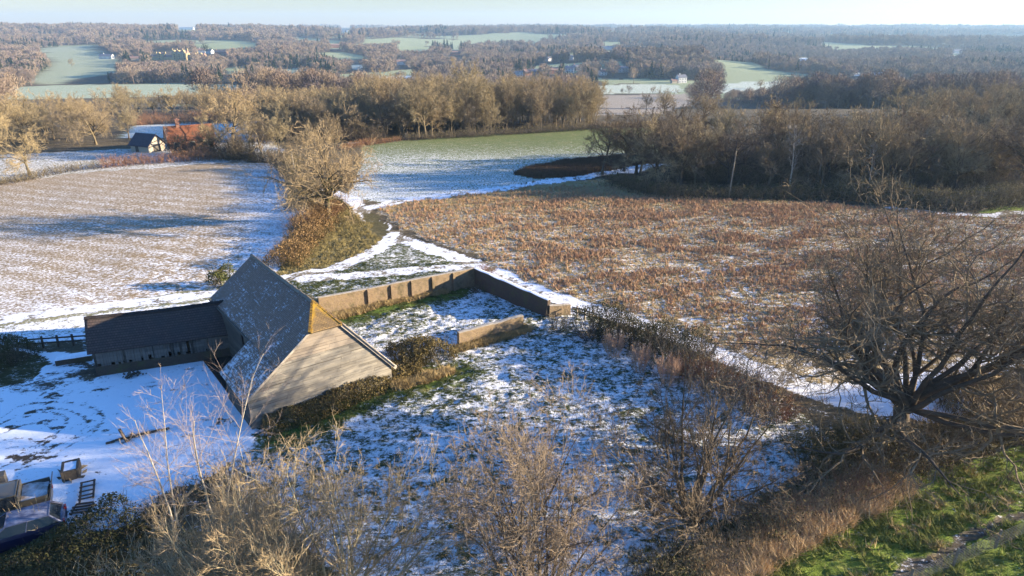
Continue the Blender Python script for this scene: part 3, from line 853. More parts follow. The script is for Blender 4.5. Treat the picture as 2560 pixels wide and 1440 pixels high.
# ------------------------------------------------------------------ the cattle shed in the yard
sA, sB = at(219, 793, 4.2), at(519, 757, 4.2)
eA, eB = at(228, 880, 2.0), at(532, 838, 2.0)
sd = (eB - eA); sL = sd.length; s_rot = math.atan2(sd.y, sd.x)
shed = empty('cattle_shed', (eA.x, eA.y, 0), s_rot, 'low cattle shed with a dark red tiled roof, joined to the barn', 'shed')
ri = shed.matrix_basis.inverted() if False else None
def loc_s(p):
    dx, dy = p.x - eA.x, p.y - eA.y
    return Vector((dx * math.cos(s_rot) + dy * math.sin(s_rot), -dx * math.sin(s_rot) + dy * math.cos(s_rot), p.z))
rA, rB = loc_s(sA), loc_s(sB)
dep = (rA.y + rB.y) / 2
SX1 = sL + 1.6
g = Geo(); nu, nv = 40, 14
us, vs = np.linspace(-.25, SX1, nu), np.linspace(-.3, 1, nv)
U, V = np.meshgrid(us, np.linspace(0, 1, nv))
Yq = -.2 + (dep + .2) * V; Zq = 1.9 + 2.3 * V - 0.10 * np.sin(U / SX1 * math.pi) * V + 0.05 * (fbm(U / 1.8, V * 2, 12, 2) - .5)
i = np.arange(nu * nv).reshape(nv, nu); qs = np.stack([i[:-1, :-1], i[:-1, 1:], i[1:, 1:], i[1:, :-1]], -1).reshape(-1, 4)
g.add(np.stack([U.ravel(), Yq.ravel(), Zq.ravel()], 1), qs)
o = set_uv(g.build('roof_slope', M['shed_tiles'], shed, True), np.stack([U.ravel(), V.ravel() * dep * 1.2], 1))
o.modifiers.new('thick', 'SOLIDIFY').thickness = 0.08
g = Geo(); Y2 = dep + (dep * .9) * (1 - V)
g.add(np.stack([U.ravel(), Y2.ravel(), Zq.ravel() + .01], 1), qs[:, ::-1])
o = set_uv(g.build('roof_slope', M['shed_tiles'], shed, True), np.stack([U.ravel(), V.ravel() * dep * 1.2], 1))
o.modifiers.new('thick', 'SOLIDIFY').thickness = 0.08
g = Geo()
for k in range(24):
    x0 = -.25 + (SX1 + .25) * k / 24; x1 = -.25 + (SX1 + .25) * (k + .96) / 24
    zz = 4.2 - 0.10 * math.sin((x0) / SX1 * math.pi) + .01 * (k % 3)
    g.prism([(x0, dep - .17, zz - .08), (x0, dep, zz + .08), (x0, dep + .17, zz - .08)], (x1 - x0, 0, 0))
g.build('ridge', M['shed_tiles'], shed); set_uv(shed.children[-1], np.zeros((len(shed.children[-1].data.vertices), 2)))
g = Geo().box(0, SX1, 0, .25, -.1, .75).box(0, .25, .25, 1.9 * dep - .3, -.1, .75)
box_uv(g.build('brick_plinth', M['shaded_brick'], shed))
g = Geo(); rr = random.Random(9); x = 0.02
while x < SX1 - .2:
    w = rr.uniform(.12, .24); dz = rr.uniform(-.06, .05)
    if rr.random() > .07: g.box(x, x + w - .015, .02 + rr.uniform(0, .025), .09, .75 + (rr.random() < .12) * rr.uniform(.1, .4), 1.98 + dz * .3)
    x += w
box_uv(g.build('front_boarding', M['shed_boards'], shed))
g = Geo().box(.0, .1, .26, 1.9 * dep - .3, .75, 1.9).prism([(0, .1, 1.9), (0, dep, 4.05), (0, 1.9 * dep - .3, 2.0)], (.1, 0, 0)).box(.1, SX1, 1.9 * dep - .45, 1.9 * dep - .35, 0, 2.0)
box_uv(g.build('end_wall', M['shed_boards'], shed))
for k in range(6): Geo().bar((.12 + k * (SX1 - .3) / 5, .12, .7), (.12 + k * (SX1 - .3) / 5, .12, 2.0), .16).build('post', M['timber'], shed)
for x in (5.2, 6.6): Geo().bar((x, .0, .75), (x, .0, 1.95), .14).build('post', M['timber'], shed)
Geo().box(.12, SX1, .27, 1.9 * dep - .46, .0, .04).build('shed_floor', M['dark_void'], shed)

# ------------------------------------------------------------------ yard walls
def wall_run(name, p0, p1, h0, h1, th, mat, label, piers=0, cap=M['coping'], pier_side=1, snow_on=False):
    p0, p1 = Vector((p0[0], p0[1], 0)), Vector((p1[0], p1[1], 0))
    d = p1 - p0; L = d.length; rz = math.atan2(d.y, d.x)
    r = empty(name, (p0.x, p0.y, gz(p0.x, p0.y)), rz, label, 'wall')
    n = max(int(L / .45), 2)
    g = Geo()
    xs = np.linspace(0, L, n + 1)
    hs = np.interp(xs, [0, L], [h0, h1]) + 0.13 * (fbm(xs / 1.2, xs * 0, int(L * 10), 2) - .5)
    V = []
    for x, h in zip(xs, hs):
        V += [(x, -th / 2, -.3), (x, -th / 2, h), (x, th / 2, h), (x, th / 2, -.3)]
    q = []
    for k in range(n):
        a = 4 * k
        q += [(a, a + 4, a + 5, a + 1), (a + 1, a + 5, a + 6, a + 2), (a + 2, a + 6, a + 7, a + 3)]
    q += [(0, 1, 2, 3), (4 * n + 3, 4 * n + 2, 4 * n + 1, 4 * n)]
    g.add(V, q)
    box_uv(g.build('brickwork', mat, r))
    g = Geo()
    for k in range(n):
        x0, x1 = xs[k] + .001, xs[k + 1] - .001; z0, z1 = hs[k], hs[k + 1]
        w = th / 2 + .03
        V = [(x, y, z + dz) for x, z in ((x0, z0), (x1, z1)) for y, dz in ((-w, .003), (-w, .03), (0, .06), (w, .03), (w, .003))]
        g.add(V, [(j, j + 1, j + 6, j + 5) for j in range(4)] + [(0, 5, 9, 4)], [(0, 4, 3), (0, 3, 1), (1, 3, 2), (5, 8, 9), (5, 6, 8), (6, 7, 8)])
    g.build('coping', M['snow_cap'] if snow_on else cap, r)
    for q_ in piers or ():
        ts_ = np.linspace(0, 1, 400); wx, wy = p0.x + d.x * ts_, p0.y + d.y * ts_
        x = L * ts_[int(np.argmin(np.abs(project(wx, wy, 0 * wx)[0] - q_)))]
        h = float(np.interp(x, [0, L], [h0, h1]))
        y0 = -th / 2 - .17 if pier_side < 0 else th / 2
        pg = Geo().box(x - .11, x + .11, y0, y0 + .17, -.3, h - .16)
        pg.add([(x - .11, y0, h - .16), (x + .11, y0, h - .16), (x - .11, y0 + .17, h - .16), (x + .11, y0 + .17, h - .16), (x - .11, y0 + (.17 if pier_side < 0 else 0), h + .02), (x + .11, y0 + (.17 if pier_side < 0 else 0), h + .02)],
               [(0, 1, 5, 4), (3, 2, 4, 5)], [(0, 4, 2), (1, 3, 5)])
        box_uv(pg.build('pier', mat, r))
    return r
W0, W1, W2 = at(800, 790), at(1186, 714), at(1372, 796)
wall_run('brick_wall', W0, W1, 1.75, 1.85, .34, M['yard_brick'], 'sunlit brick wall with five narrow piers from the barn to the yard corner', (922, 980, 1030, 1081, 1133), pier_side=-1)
wall_run('brick_wall', (W1.x + .18, W1.y - .12), W2, 1.85, 1.75, .34, M['shaded_brick'], 'long shaded brick wall alongside the snowy track', 0, snow_on=True)
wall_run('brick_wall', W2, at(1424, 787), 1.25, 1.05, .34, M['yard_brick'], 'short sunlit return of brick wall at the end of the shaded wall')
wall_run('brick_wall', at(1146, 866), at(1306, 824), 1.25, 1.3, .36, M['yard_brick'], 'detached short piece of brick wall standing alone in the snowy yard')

# ------------------------------------------------------------------ small things in the left yard
def place(px, py, dz=0.0):
    p = at(px, py); return (p.x, p.y, gsurf(p.x, p.y) + dz)
tr = empty('stone_trough', place(181, 1186), math.radians(-62), 'square stone trough filled with snow in the snowy yard', 'trough')
g = Geo().box(-.62, .62, -.45, -.30, 0, .62).box(-.62, .62, .30, .45, 0, .62).box(-.62, -.47, -.30, .30, 0, .62).box(.47, .62, -.30, .30, 0, .62)
o = g.build('trough_body', simple('trough_stone', (0.05, 0.04, 0.03), (0.11, 0.09, 0.065), 5, 0.9, 0.6), tr)
b_ = o.modifiers.new('bevel', 'BEVEL'); b_.width = .03; b_.segments = 2
gg = Geo(); us = np.linspace(-.468, .468, 12); vs = np.linspace(-.298, .298, 9); U, V = np.meshgrid(us, vs)
i = np.arange(108).reshape(9, 12); gg.add(np.stack([U.ravel(), V.ravel(), .52 + .10 * fbm(U * 3, V * 3, 5).ravel()], 1), np.stack([i[:-1, :-1], i[:-1, 1:], i[1:, 1:], i[1:, :-1]], -1).reshape(-1, 4))
gg.build('snow_filling', M['snow_cap'], tr, True)
g = Geo()
for k in range(9):
    a = k * .7; g.leaves(np.array([[math.cos(a) * .8, math.sin(a) * .62, .05]]), 0.3, np.random.default_rng(k), 2)
g.build('dead_weeds', M['dark_twig'], tr)

hu_ = empty('wooden_hurdle', place(219, 1232, .06), math.radians(-63), 'broken wooden ladder-like hurdle lying flat in the snow beyond the two cars', 'hurdle')
g = Geo().bar((-1.0, -.32, .05), (1.0, -.30, .05), .09).bar((-1.0, .30, .05), (.8, .33, .05), .09)
o1 = g.build('rail', M['timber'], hu_)
for k, x in enumerate((-.9, -.45, 0.0, .42, .72)):
    Geo().bar((x, -.38, .10), (x + .04, .38, .10), .09, .05).build('rung', M['timber'], hu_)
pl = empty('wooden_pallet', place(208, 1273, .03), math.radians(14), 'small slatted pallet half buried in snow between the hurdle and the blue car', 'pallet')
for k in range(4):
    Geo().box(-.55 + (k == 3) * .1, .55 - (k % 2) * .15, -.4 + k * .25, -.3 + k * .25, .03, .09).build('slat', M['timber'], pl)
Geo().box(-.5, -.42, -.42, .42, 0, .03).build('bearer', M['timber'], pl)
Geo().box(.35, .43, -.42, .42, 0, .03).build('bearer', M['timber'], pl)
tr2 = empty('brick_trough', place(190, 903), s_rot + .02, 'low brick trough with a deep snow top beside the cattle shed', 'trough')
box_uv(Geo().box(-1.25, 1.15, -.4, .4, -.1, .42).build('brick_base', M['shaded_brick'], tr2))
g = Geo(); U, V = np.meshgrid(np.linspace(-1.3, 1.2, 20), np.linspace(-.45, .45, 9)); i = np.arange(180).reshape(9, 20)
edge = np.minimum(np.minimum(U + 1.3, 1.2 - U), np.minimum(V + .45, .45 - V))
g.add(np.stack([U.ravel(), V.ravel(), (.425 + .16 * (1 - np.exp(-edge / .12)) + .05 * fbm(U, V, 4)).ravel()], 1), np.stack([i[:-1, :-1], i[:-1, 1:], i[1:, 1:], i[1:, :-1]], -1).reshape(-1, 4))
g.build('snow_top', M['snow_cap'], tr2, True)
rf = empty('rail_fence', place(72, 872), math.atan2(at(222, 862).y - at(72, 872).y, at(222, 862).x - at(72, 872).x), 'weathered post and rail fence left of the cattle shed', 'fence')
fl = (at(222, 862) - at(72, 872)).length
for k in range(5): Geo().bar((k * fl / 4, 0, -.1), (k * fl / 4, .02 * k, 1.0), .13).build('fence_post', M['timber'], rf)
for z in (.45, .82): Geo().bar((-.1, -.06, z), (fl, -.06, z + .02), .05, .12).build('rail', M['timber'], rf)
fr = empty('fallen_rail', place(265, 1110, .04), math.atan2(at(425, 1072).y - at(265, 1110).y, at(425, 1072).x - at(265, 1110).x), 'dark fallen fence rail lying across the snowy yard', 'rail')
fl = (at(425, 1072) - at(265, 1110)).length
g = Geo()
for k in range(7): g.bar((k * fl / 7, .06 * ((k * 5) % 3 - 1), .03), ((k + .97) * fl / 7, .06 * ((k * 3) % 3 - 1), .05 + .06 * (k % 2)), .12, .09)
g.build('rail', M['timber'], fr)
Geo().spikes(np.random.default_rng(3).uniform((0, -.1, 0), (fl, .1, .05), (90, 3)), np.random.default_rng(4).uniform((-.1, -.3, .1), (fl, .3, .3), (90, 3)), .02, np.random.default_rng(5)).build('dead_weeds', M['dark_twig'], fr)
ps = empty('leaning_post', place(318, 1104), .6, 'leaning broken wooden post beside the fallen rail', 'post')
Geo().bar((0, 0, -.1), (-.25, .05, .95), .16).bar((.1, .05, .0), (.35, -.1, .55), .1).build('stake', M['timber'], ps)
lb = tag(Geo().leaves(np.random.default_rng(8).normal(0, (.35, .22, .06), (60, 3)) + (0, 0, .12), .22, np.random.default_rng(9)).build('rubble_heap', M['dark_boards']), 'small dark heap of rubble in the snow in front of the cattle shed', 'rubble'); lb.location = place(333, 940)
bx = tag(Geo().box(-.5, .5, -.3, .3, 0, .7).build('feed_bin', M['dark_boards']), 'small dark bin on the snow at the left edge of the yard above the cars', 'bin'); bx.location = place(-8, 1215); bx.rotation_euler.z = .5
# posts by the end of the shaded wall
fp = empty('rail_fence', place(1442, 795), math.atan2(at(1482, 806).y - at(1442, 795).y, at(1482, 806).x - at(1442, 795).x), 'short post and rail fence between the brick wall and the dark hedge', 'fence')
fl = (at(1482, 806) - at(1442, 795)).length
for k in range(3): Geo().bar((k * fl / 2, 0, -.1), (k * fl / 2, 0, 1.05), .12).build('fence_post', M['pale_timber'], fp)
for z in (.5, .9): Geo().bar((-.5, -.07, z), (fl + .3, -.07, z - .04), .04, .1).build('rail', M['timber'], fp)
for px, py, h, lab in ((1015, 349, 1.5, 'pale gate post at the corner of the wood, left one of a pair'), (1033, 347, 1.5, 'dark gate post at the corner of the wood, right one of a pair')):
    p = at(px, py); o = Geo().box(-.14, .14, -.14, .14, -.1, h).add([(-.14, -.14, h), (.14, -.14, h), (.14, .14, h), (-.14, .14, h), (0, 0, h + .1)], None, [(0, 1, 4), (1, 2, 4), (2, 3, 4), (3, 0, 4)]).build('gate_post', M['pale_timber'] if px < 1020 else M['timber'])
    o.location = (p.x, p.y, p.z); tag(o, lab, 'post', 'gate posts at the wood')
for px, py, h, lab, lean in ((1822, 492, 7.4, 'slender wooden utility pole in front of the dark wood', .35), (742, 455, 5.2, 'thin pale pole leaning among the hedge trees beside the ivy-clad oak', -.35)):
    p = at(px, py); r = empty('utility_pole', (p.x, p.y, p.z), 0, lab, 'pole')
    g = Geo(); ks = np.linspace(0, 1, 6); g.tubes(np.stack([lean * ks, 0 * ks, ks * h - .2], 1)[None], (.13 - .05 * ks)[None], 8); g.build('pole_shaft', M['pale_timber'], r, True)
    Geo().box(lean - .05, lean + .05, -.1, .1, h - .5, h - .3).bar((lean - .3, 0, h - .28), (lean + .3, 0, h - .28), .06).build('insulator_bracket', M['timber'], r)
p = at(870, 362); o = empty('felled_log', (p.x, p.y, p.z + .25), .25, 'pale fallen log on the grass at the left end of the green field', 'log')
g = Geo(); ks = np.linspace(0, 1, 5); g.tubes(np.stack([ks * 3.6, .1 * np.sin(ks * 4), 0 * ks], 1)[None], (.26 - .06 * ks)[None], 9); g.build('bark', M['pale_bark'], o, True)

# ------------------------------------------------------------------ two parked cars at the lower left
def loft(sections, closed=True):
    """sections: list of (m,3) rings -> side quads with end fans"""
    g = Geo(); m = len(sections[0]); V = np.vstack(sections); n = len(sections)
    q = [(k * m + i, k * m + (i + 1) % m, (k + 1) * m + (i + 1) % m, (k + 1) * m + i) for k in range(n - 1) for i in range(m)]
    t = [(0, i + 1, i) for i in range(1, m - 1)] + [((n - 1) * m, (n - 1) * m + i, (n - 1) * m + i + 1) for i in range(1, m - 1)]
    return g.add(V, q, t)
def wheel(parent, x, y, r, side):
    w = empty('wheel', (x, y, r)); w.parent = parent
    g = Geo(); a = np.linspace(0, 2 * math.pi, 25)
    prof = [(r * .62, -.09), (r * .93, -.11), (r, -.07), (r, .07), (r * .93, .11), (r * .62, .09)]
    rings = [np.stack([rad * np.cos(a[:-1]), np.full(24, yy), rad * np.sin(a[:-1])], 1) for rad, yy in prof]
    V = np.vstack(rings); q = [(k * 24 + i, k * 24 + (i + 1) % 24, (k + 1) * 24 + (i + 1) % 24, (k + 1) * 24 + i) for k in range(5) for i in range(24)]
    g.add(V, q); g.build('tyre', M['rubber'], w, True)
    g = Geo()
    for k in range(8):
        t0 = k * math.pi / 4
        g.bar((0, side * .07, 0), (r * .62 * math.cos(t0), side * .07, r * .62 * math.sin(t0)), .09, .05, (0, 1, 0))
    rg = np.stack([r * .63 * np.cos(a), np.full(25, side * .05), r * .63 * np.sin(a)], 1)
    g.tubes(rg[None], np.full((1, 25), .03), 6)
    g.build('rim', M['alloy'], w)
def car_body(name, prof, W, shoulder, mat, parent):
    """prof: list of (x, z_low, z_belt, half width factor) along the car"""
    secs = []
    for x, zlo, zt, wf in prof:
        hw = W / 2 * wf
        secs.append(np.array([(x, -hw * .94, zlo), (x, -hw, zlo + .18), (x, -hw, shoulder if zt > shoulder else zt - .06), (x, -hw * .93, zt), (x, 0, zt + .03), (x, hw * .93, zt), (x, hw, shoulder if zt > shoulder else zt - .06), (x, hw, zlo + .18), (x, hw * .94, zlo), (x, 0, zlo)]))
    o = loft(secs).build(name, mat, parent, False)
    s = o.modifiers.new('round', 'BEVEL'); s.width = .05; s.segments = 3; s.limit_method = 'ANGLE'; s.angle_limit = math.radians(25)
    return o
def cabin(prof, mat_roof, mat_glass, parent, win=((.0, .3),)):
    """prof: (x_bottom, x_top) of windscreen and tail, belt z, roof z, half widths"""
    xf, xft, xb, xbt, zb, zt, wb, wt = prof
    ring = lambda z, f: [(xf + (xft - xf) * f, -(wb + (wt - wb) * f), z), (xf + (xft - xf) * f, (wb + (wt - wb) * f), z), (xb + (xbt - xb) * f, (wb + (wt - wb) * f), z), (xb + (xbt - xb) * f, -(wb + (wt - wb) * f), z)]
    lo, hi = ring(zb, 0), ring(zt - .06, .93)
    top = ring(zt, 1.0)
    gl = Geo().add(lo + hi, [(0, 1, 5, 4), (1, 2, 6, 5), (2, 3, 7, 6), (3, 0, 4, 7)])
    gl.build('windows', mat_glass, parent)
    # roof skin with softly domed middle
    g = Geo(); n = 9; V = []
    hi2 = ring(zt - .06, .93)
    for j in range(n):
        for i in range(n):
            a, b = i / (n - 1), j / (n - 1)
            x = hi2[0][0] + .02 + (hi2[3][0] - hi2[0][0] - .04) * a; y = hi2[0][1] - .015 + (hi2[1][1] - hi2[0][1] + .03) * b
            e = min(a, 1 - a, b, 1 - b); V.append((x, y, zt - .06 + .07 * (1 - math.exp(-e * 9))))
    g.add(V, [(j * n + i, j * n + i + 1, (j + 1) * n + i + 1, (j + 1) * n + i) for j in range(n - 1) for i in range(n - 1)])
    g.build('car_roof', mat_roof, parent, True)
    g = Geo()
    for a, b in zip(lo, hi): g.bar(a, b, .09, .07)
    mid = [((lo[0][0] + lo[3][0]) / 2, s * (wb + .003), zb) for s in (-1, 1)]
    mit = [((hi[0][0] + hi[3][0]) / 2, s * (wt + .012), zt - .06) for s in (-1, 1)]
    for a, b in zip(mid, mit): g.bar(a, b, .09, .05)
    for k in range(4): g.bar(lo[k], lo[(k + 1) % 4], .04, .05); g.bar(hi[k], hi[(k + 1) % 4], .05, .06)
    g.build('pillars', parent['paint_obj'] if False else mat_roof, parent)

tail, nose = at(172, 1318), at(-60, 1385)
dv = (nose - tail); hd = math.atan2(dv.y, dv.x)
hb = empty('hatchback_car', (tail.x + math.cos(hd) * 2.05, tail.y + math.sin(hd) * 2.05, 0.0), hd, 'dark blue hatchback with frost on its roof parked nearest the hedge', 'car')
body_prof = [(-2.05, .36, .82, .86), (-1.98, .26, .95, .95), (-1.5, .22, .98, 1.0), (0, .22, .98, 1.0), (.9, .22, .96, 1.0), (1.35, .22, .88, .98), (1.85, .24, .76, .93), (2.05, .3, .62, .80)]
car_body('body', body_prof, 1.76, .78, M['blue_paint'], hb)
M['frosty_roof'] = simple('frosty_roof', (0.04, 0.045, 0.09), (0.24, 0.25, 0.31), 2.5, 0.6, 0.1)
cabin((1.05, .25, -1.95, -1.45, .97, 1.47, .80, .62), M['frosty_roof'], M['window_glass'], hb)
for sx in (-1.28, 1.28):
    for sy in (-1, 1): wheel(hb, sx, sy * .77, .31, sy)
for sy in (-1, 1):
    Geo().add([(1.80, sy * .78, .62), (1.97, sy * .60, .60), (1.93, sy * .60, .72), (1.74, sy * .78, .76)], [(0, 1, 2, 3)] if sy < 0 else [(3, 2, 1, 0)]).build('headlight', M['lamp_glass'], hb); hb.children[-1].location.x = .06; hb.children[-1].location.y = sy * .03
    Geo().box(-2.09, -2.0, sy * .62 - .12, sy * .62 + .12, .72, .96).build('tail_light', M['red_lamp'], hb)
    Geo().box(.78, .98, sy * .95 - .09, sy * .95 + .09, .98, 1.12).build('door_mirror', M['blue_paint'], hb)
t4 = at(140, 1268)
fb = empty('off_road_car', (t4.x + math.cos(hd) * 2.3 , t4.y + math.sin(hd) * 2.3, 0.0), hd, 'dark olive boxy off-road pickup with an open load bed, parked behind the blue hatchback', 'car')
body_prof = [(-2.25, .5, .98, .96), (-2.2, .45, 1.05, 1.0), (-.85, .42, 1.08, 1.0), (.8, .42, 1.10, 1.0), (1.9, .42, 1.06, .98), (2.15, .46, 1.0, .94)]
car_body('body', body_prof, 1.78, .98, M['olive_paint'], fb)
cabin((1.0, .72, -.95, -.92, 1.09, 1.85, .84, .72), M['olive_paint'], M['window_glass'], fb)
for sx in (-1.35, 1.5):
    for sy in (-1, 1): wheel(fb, sx, sy * .80, .39, sy)
    for sy in (-1, 1):
        a = np.linspace(.1, math.pi - .1, 9); P = np.stack([sx + .5 * np.cos(a), np.full(9, sy * .89), .40 + .5 * np.sin(a)], 1)
        Geo().tubes(P[None], np.full((1, 9), .05), 5).build('wheel_arch', M['pale_wall'], fb)
g = Geo()
g.box(-2.25, -.98, -.88, -.83, 1.06, 1.42).box(-2.25, -.98, .83, .88, 1.06, 1.42).box(-1.03, -.98, -.83, .83, 1.09, 1.75)
g.build('bed_sides', M['olive_paint'], fb)
g = Geo().prism([(-2.25, -.86, 1.05), (-2.25, .86, 1.05), (-2.42, .82, 1.72), (-2.42, -.82, 1.72)], (-.05, 0, 0)); g.build('tailgate', M['dusty_plastic'], fb)
g = Geo(); U, V = np.meshgrid(np.linspace(-2.2, -1.05, 14), np.linspace(-.8, .8, 14)); i = np.arange(196).reshape(14, 14)
g.add(np.stack([U.ravel(), V.ravel(), (1.12 + .35 * fbm(U * 1.5, V * 1.5, 6)).ravel()], 1), np.stack([i[:-1, :-1], i[:-1, 1:], i[1:, 1:], i[1:, :-1]], -1).reshape(-1, 4))
g.build('snowy_load', simple('snowy_load', (0.20, 0.15, 0.11), (0.72, 0.70, 0.70), 2.2, 0.8, 0.4), fb, True)
Geo().box(2.12, 2.24, -.86, .86, .50, .66).build('bumper', M['dusty_plastic'], fb)
for sy in (-1, 1):
    Geo().box(2.1, 2.17, sy * .62 - .1, sy * .62 + .1, .78, .95).build('headlight', M['lamp_glass'], fb)
    Geo().box(-2.29, -2.2, sy * .78 - .06, sy * .78 + .06, .75, 1.0).build('tail_light', M['red_lamp'], fb)

# ------------------------------------------------------------------ wire fence and footpath corner at the lower right
wf = empty('wire_fence', (0, 0, 0), 0, 'wire mesh stock fence with thin posts along the footpath', 'fence')
wa_, wb_ = at(2200, 1500), at(2680, 1285)
wdir = (wb_ - wa_).normalized(); wl_ = (wb_ - wa_).length
g = Geo()
for k in range(9):
    z = .08 + .11 * k
    g.bar(wa_ + Vector((0, 0, z)), wb_ + Vector((0, 0, z)), .007)
nvw = int(wl_ / .3)
for k in range(nvw):
    p = wa_ + wdir * (k * .3); g.bar(p + Vector((0, 0, .05)), p + Vector((0, 0, .98)), .006)
g.build('wire_mesh', M['wire'], wf)
for k in range(4):
    p = wa_ + wdir * (1.75 + k * 3.1)
    Geo().bar((p.x, p.y, -.1), (p.x + .03, p.y, 1.15), .09).build('fence_post', M['pale_timber'], wf)

# ------------------------------------------------------------------ winter trees: branching generator, all branches of a level at once
def unit(a):
    return a / (np.linalg.norm(a, axis=-1, keepdims=True) + 1e-9)

def grow_level(rng, P0, D, L, R, K, wig, up, tip):
    """bent polylines: (N,K+1,3) points and radii"""
    N = len(P0)
    P = np.zeros((N, K + 1, 3)); P[:, 0] = P0
    d = D.copy()
    step = (L / K)[:, None]
    bend = rng.normal(size=(N, 3)) * wig * 0.4
    for k in range(K):
        d = unit(d + rng.normal(size=(N, 3)) * wig + bend + np.array([0, 0, up]))
        P[:, k + 1] = P[:, k] + d * step
    t = np.linspace(0, 1, K + 1)
    RR = R[:, None] * (1 - (1 - tip) * t[None, :])
    return P, RR

def spawn(rng, P, RR, L, m, t0, t1, ang, sd, lr, taper, rr, keep_tip=True):
    """m children on every branch"""
    N, K1, _ = P.shape
    t = np.sort(rng.uniform(t0, t1, (N, m)), axis=1)
    if keep_tip: t[:, -1] = rng.uniform(0.9, 1.0, N)
    f = t * (K1 - 1); i = np.minimum(f.astype(int), K1 - 2); w = (f - i)[..., None]
    n = np.arange(N)[:, None]
    base = P[n, i] * (1 - w) + P[n, i + 1] * w
    T = unit(P[n, i + 1] - P[n, i])
    rad = RR[n, i] * (1 - w[..., 0]) + RR[n, i + 1] * w[..., 0]
    az = rng.uniform(0, 2 * math.pi, (N, 1)) + np.arange(m)[None, :] * 2.4 + rng.normal(0, 0.5, (N, m))
    ref = np.where(np.abs(T[..., 2:3]) > 0.9, np.array([1.0, 0, 0]), np.array([0, 0, 1.0]))
    X = unit(np.cross(T, ref)); Y = np.cross(T, X)
    a = np.radians(np.clip(rng.normal(ang, sd, (N, m)), 6, 110))
    if keep_tip: a[:, -1] *= 0.35
    D = T * np.cos(a)[..., None] + (X * np.cos(az)[..., None] + Y * np.sin(az)[..., None]) * np.sin(a)[..., None]
    ll = L[:, None] * lr * (1 - taper * (t - t0) / max(t1 - t0, 1e-6)) * rng.uniform(0.7, 1.25, (N, m))
    r = rad * rr * rng.uniform(0.75, 1.0, (N, m))
    return base.reshape(-1, 3), D.reshape(-1, 3), ll.ravel(), r.ravel()

def make_tree(seed, H, spec):
    """spec: start (stems), levels, twig.  Returns (trunk geometry, crown geometry)"""
    rng = np.random.default_rng(seed)
    trunk, crown = Geo(), Geo()
    st = spec['stems']
    n = st['n']
    az = np.arange(n) * 2 * math.pi / n + rng.uniform(0, 1.2, n)
    lean = np.radians(st.get('lean', 0)) * rng.uniform(0.35, 1.0, n)
    D = np.stack([np.sin(lean) * np.cos(az), np.sin(lean) * np.sin(az), np.cos(lean)], 1)
    P0 = np.stack([np.cos(az), np.sin(az), 0 * az], 1) * st.get('spread', 0.0) * (n > 1) * rng.uniform(0.3, 1, n)[:, None]
    P0[:, 2] = -0.15
    L = H * st['len'] * rng.uniform(0.85, 1.1, n); R = np.full(n, st['r'] * H) * rng.uniform(0.7, 1.0, n)
    P, RR = grow_level(rng, P0, D, L, R, st.get('k', 7), st.get('wig', 0.07), st.get('up', 0.03), st.get('tip', 0.45))
    fl = 1 + 0.7 * np.exp(-np.linspace(0, 1, P.shape[1]) * 9)
    trunk.tubes(P, RR * fl[None, :], st.get('sides', 9))
    if 'limbs' in spec:                                             # main limbs laid out one by one: bearing, rise, length, height of the fork, thickness
        lb = np.array(spec['limbs'], float)
        P0 = np.stack([0 * lb[:, 0], 0 * lb[:, 0], lb[:, 3]], 1) + np.stack([np.cos(lb[:, 0]), np.sin(lb[:, 0]), 0 * lb[:, 0]], 1) * spec.get('fork', .12)
        D = np.stack([np.cos(lb[:, 0]) * np.cos(lb[:, 1]), np.sin(lb[:, 0]) * np.cos(lb[:, 1]), np.sin(lb[:, 1])], 1)
        L, R = lb[:, 2], lb[:, 4]
        P, RR = grow_level(rng, P0, D, L, R, spec.get('lk', 11), spec.get('lwig', .13), spec.get('lup', .02), .12)
        trunk.tubes(P, RR, 8)
    for k, lv in enumerate(spec['levels']):
        P0, D, L, R = spawn(rng, P, RR, L, lv['m'], lv.get('t0', .3), 1.0, lv['ang'], lv.get('sd', 12), lv['lr'], lv.get('taper', .45), lv.get('rr', .6), lv.get('tipkeep', True))
        if 'box' in lv:                                             # level spread for flat-topped limbs
            D = unit(D * np.array(lv['box']))
        P, RR = grow_level(rng, P0, D, L, R, lv.get('k', 4), lv.get('wig', .18), lv.get('up', .04), lv.get('tip', .35))
        (trunk if lv.get('trunk') else crown).tubes(P, np.maximum(RR, spec.get('rmin', .006)), lv.get('sides', 3))
    tw = spec['twig']
    P0, D, L, R = spawn(rng, P, RR, L, tw['m'], tw.get('t0', .05), 1.0, tw['ang'], 18, tw['lr'], .3, .7)
    D = unit(D + np.array([0, 0, tw.get('up', .1)]))
    crown.spikes(P0, P0 + D * L[:, None], tw['w'], rng)
    if tw.get('again'):
        B = P0 + D * L[:, None] * 0.45
        D2 = unit(D + rng.normal(size=D.shape) * 0.55)
        crown.spikes(B, B + D2 * L[:, None] * 0.6, tw['w'] * .8, rng)
    # soften the outline: scale to the wanted height
    return trunk, crown

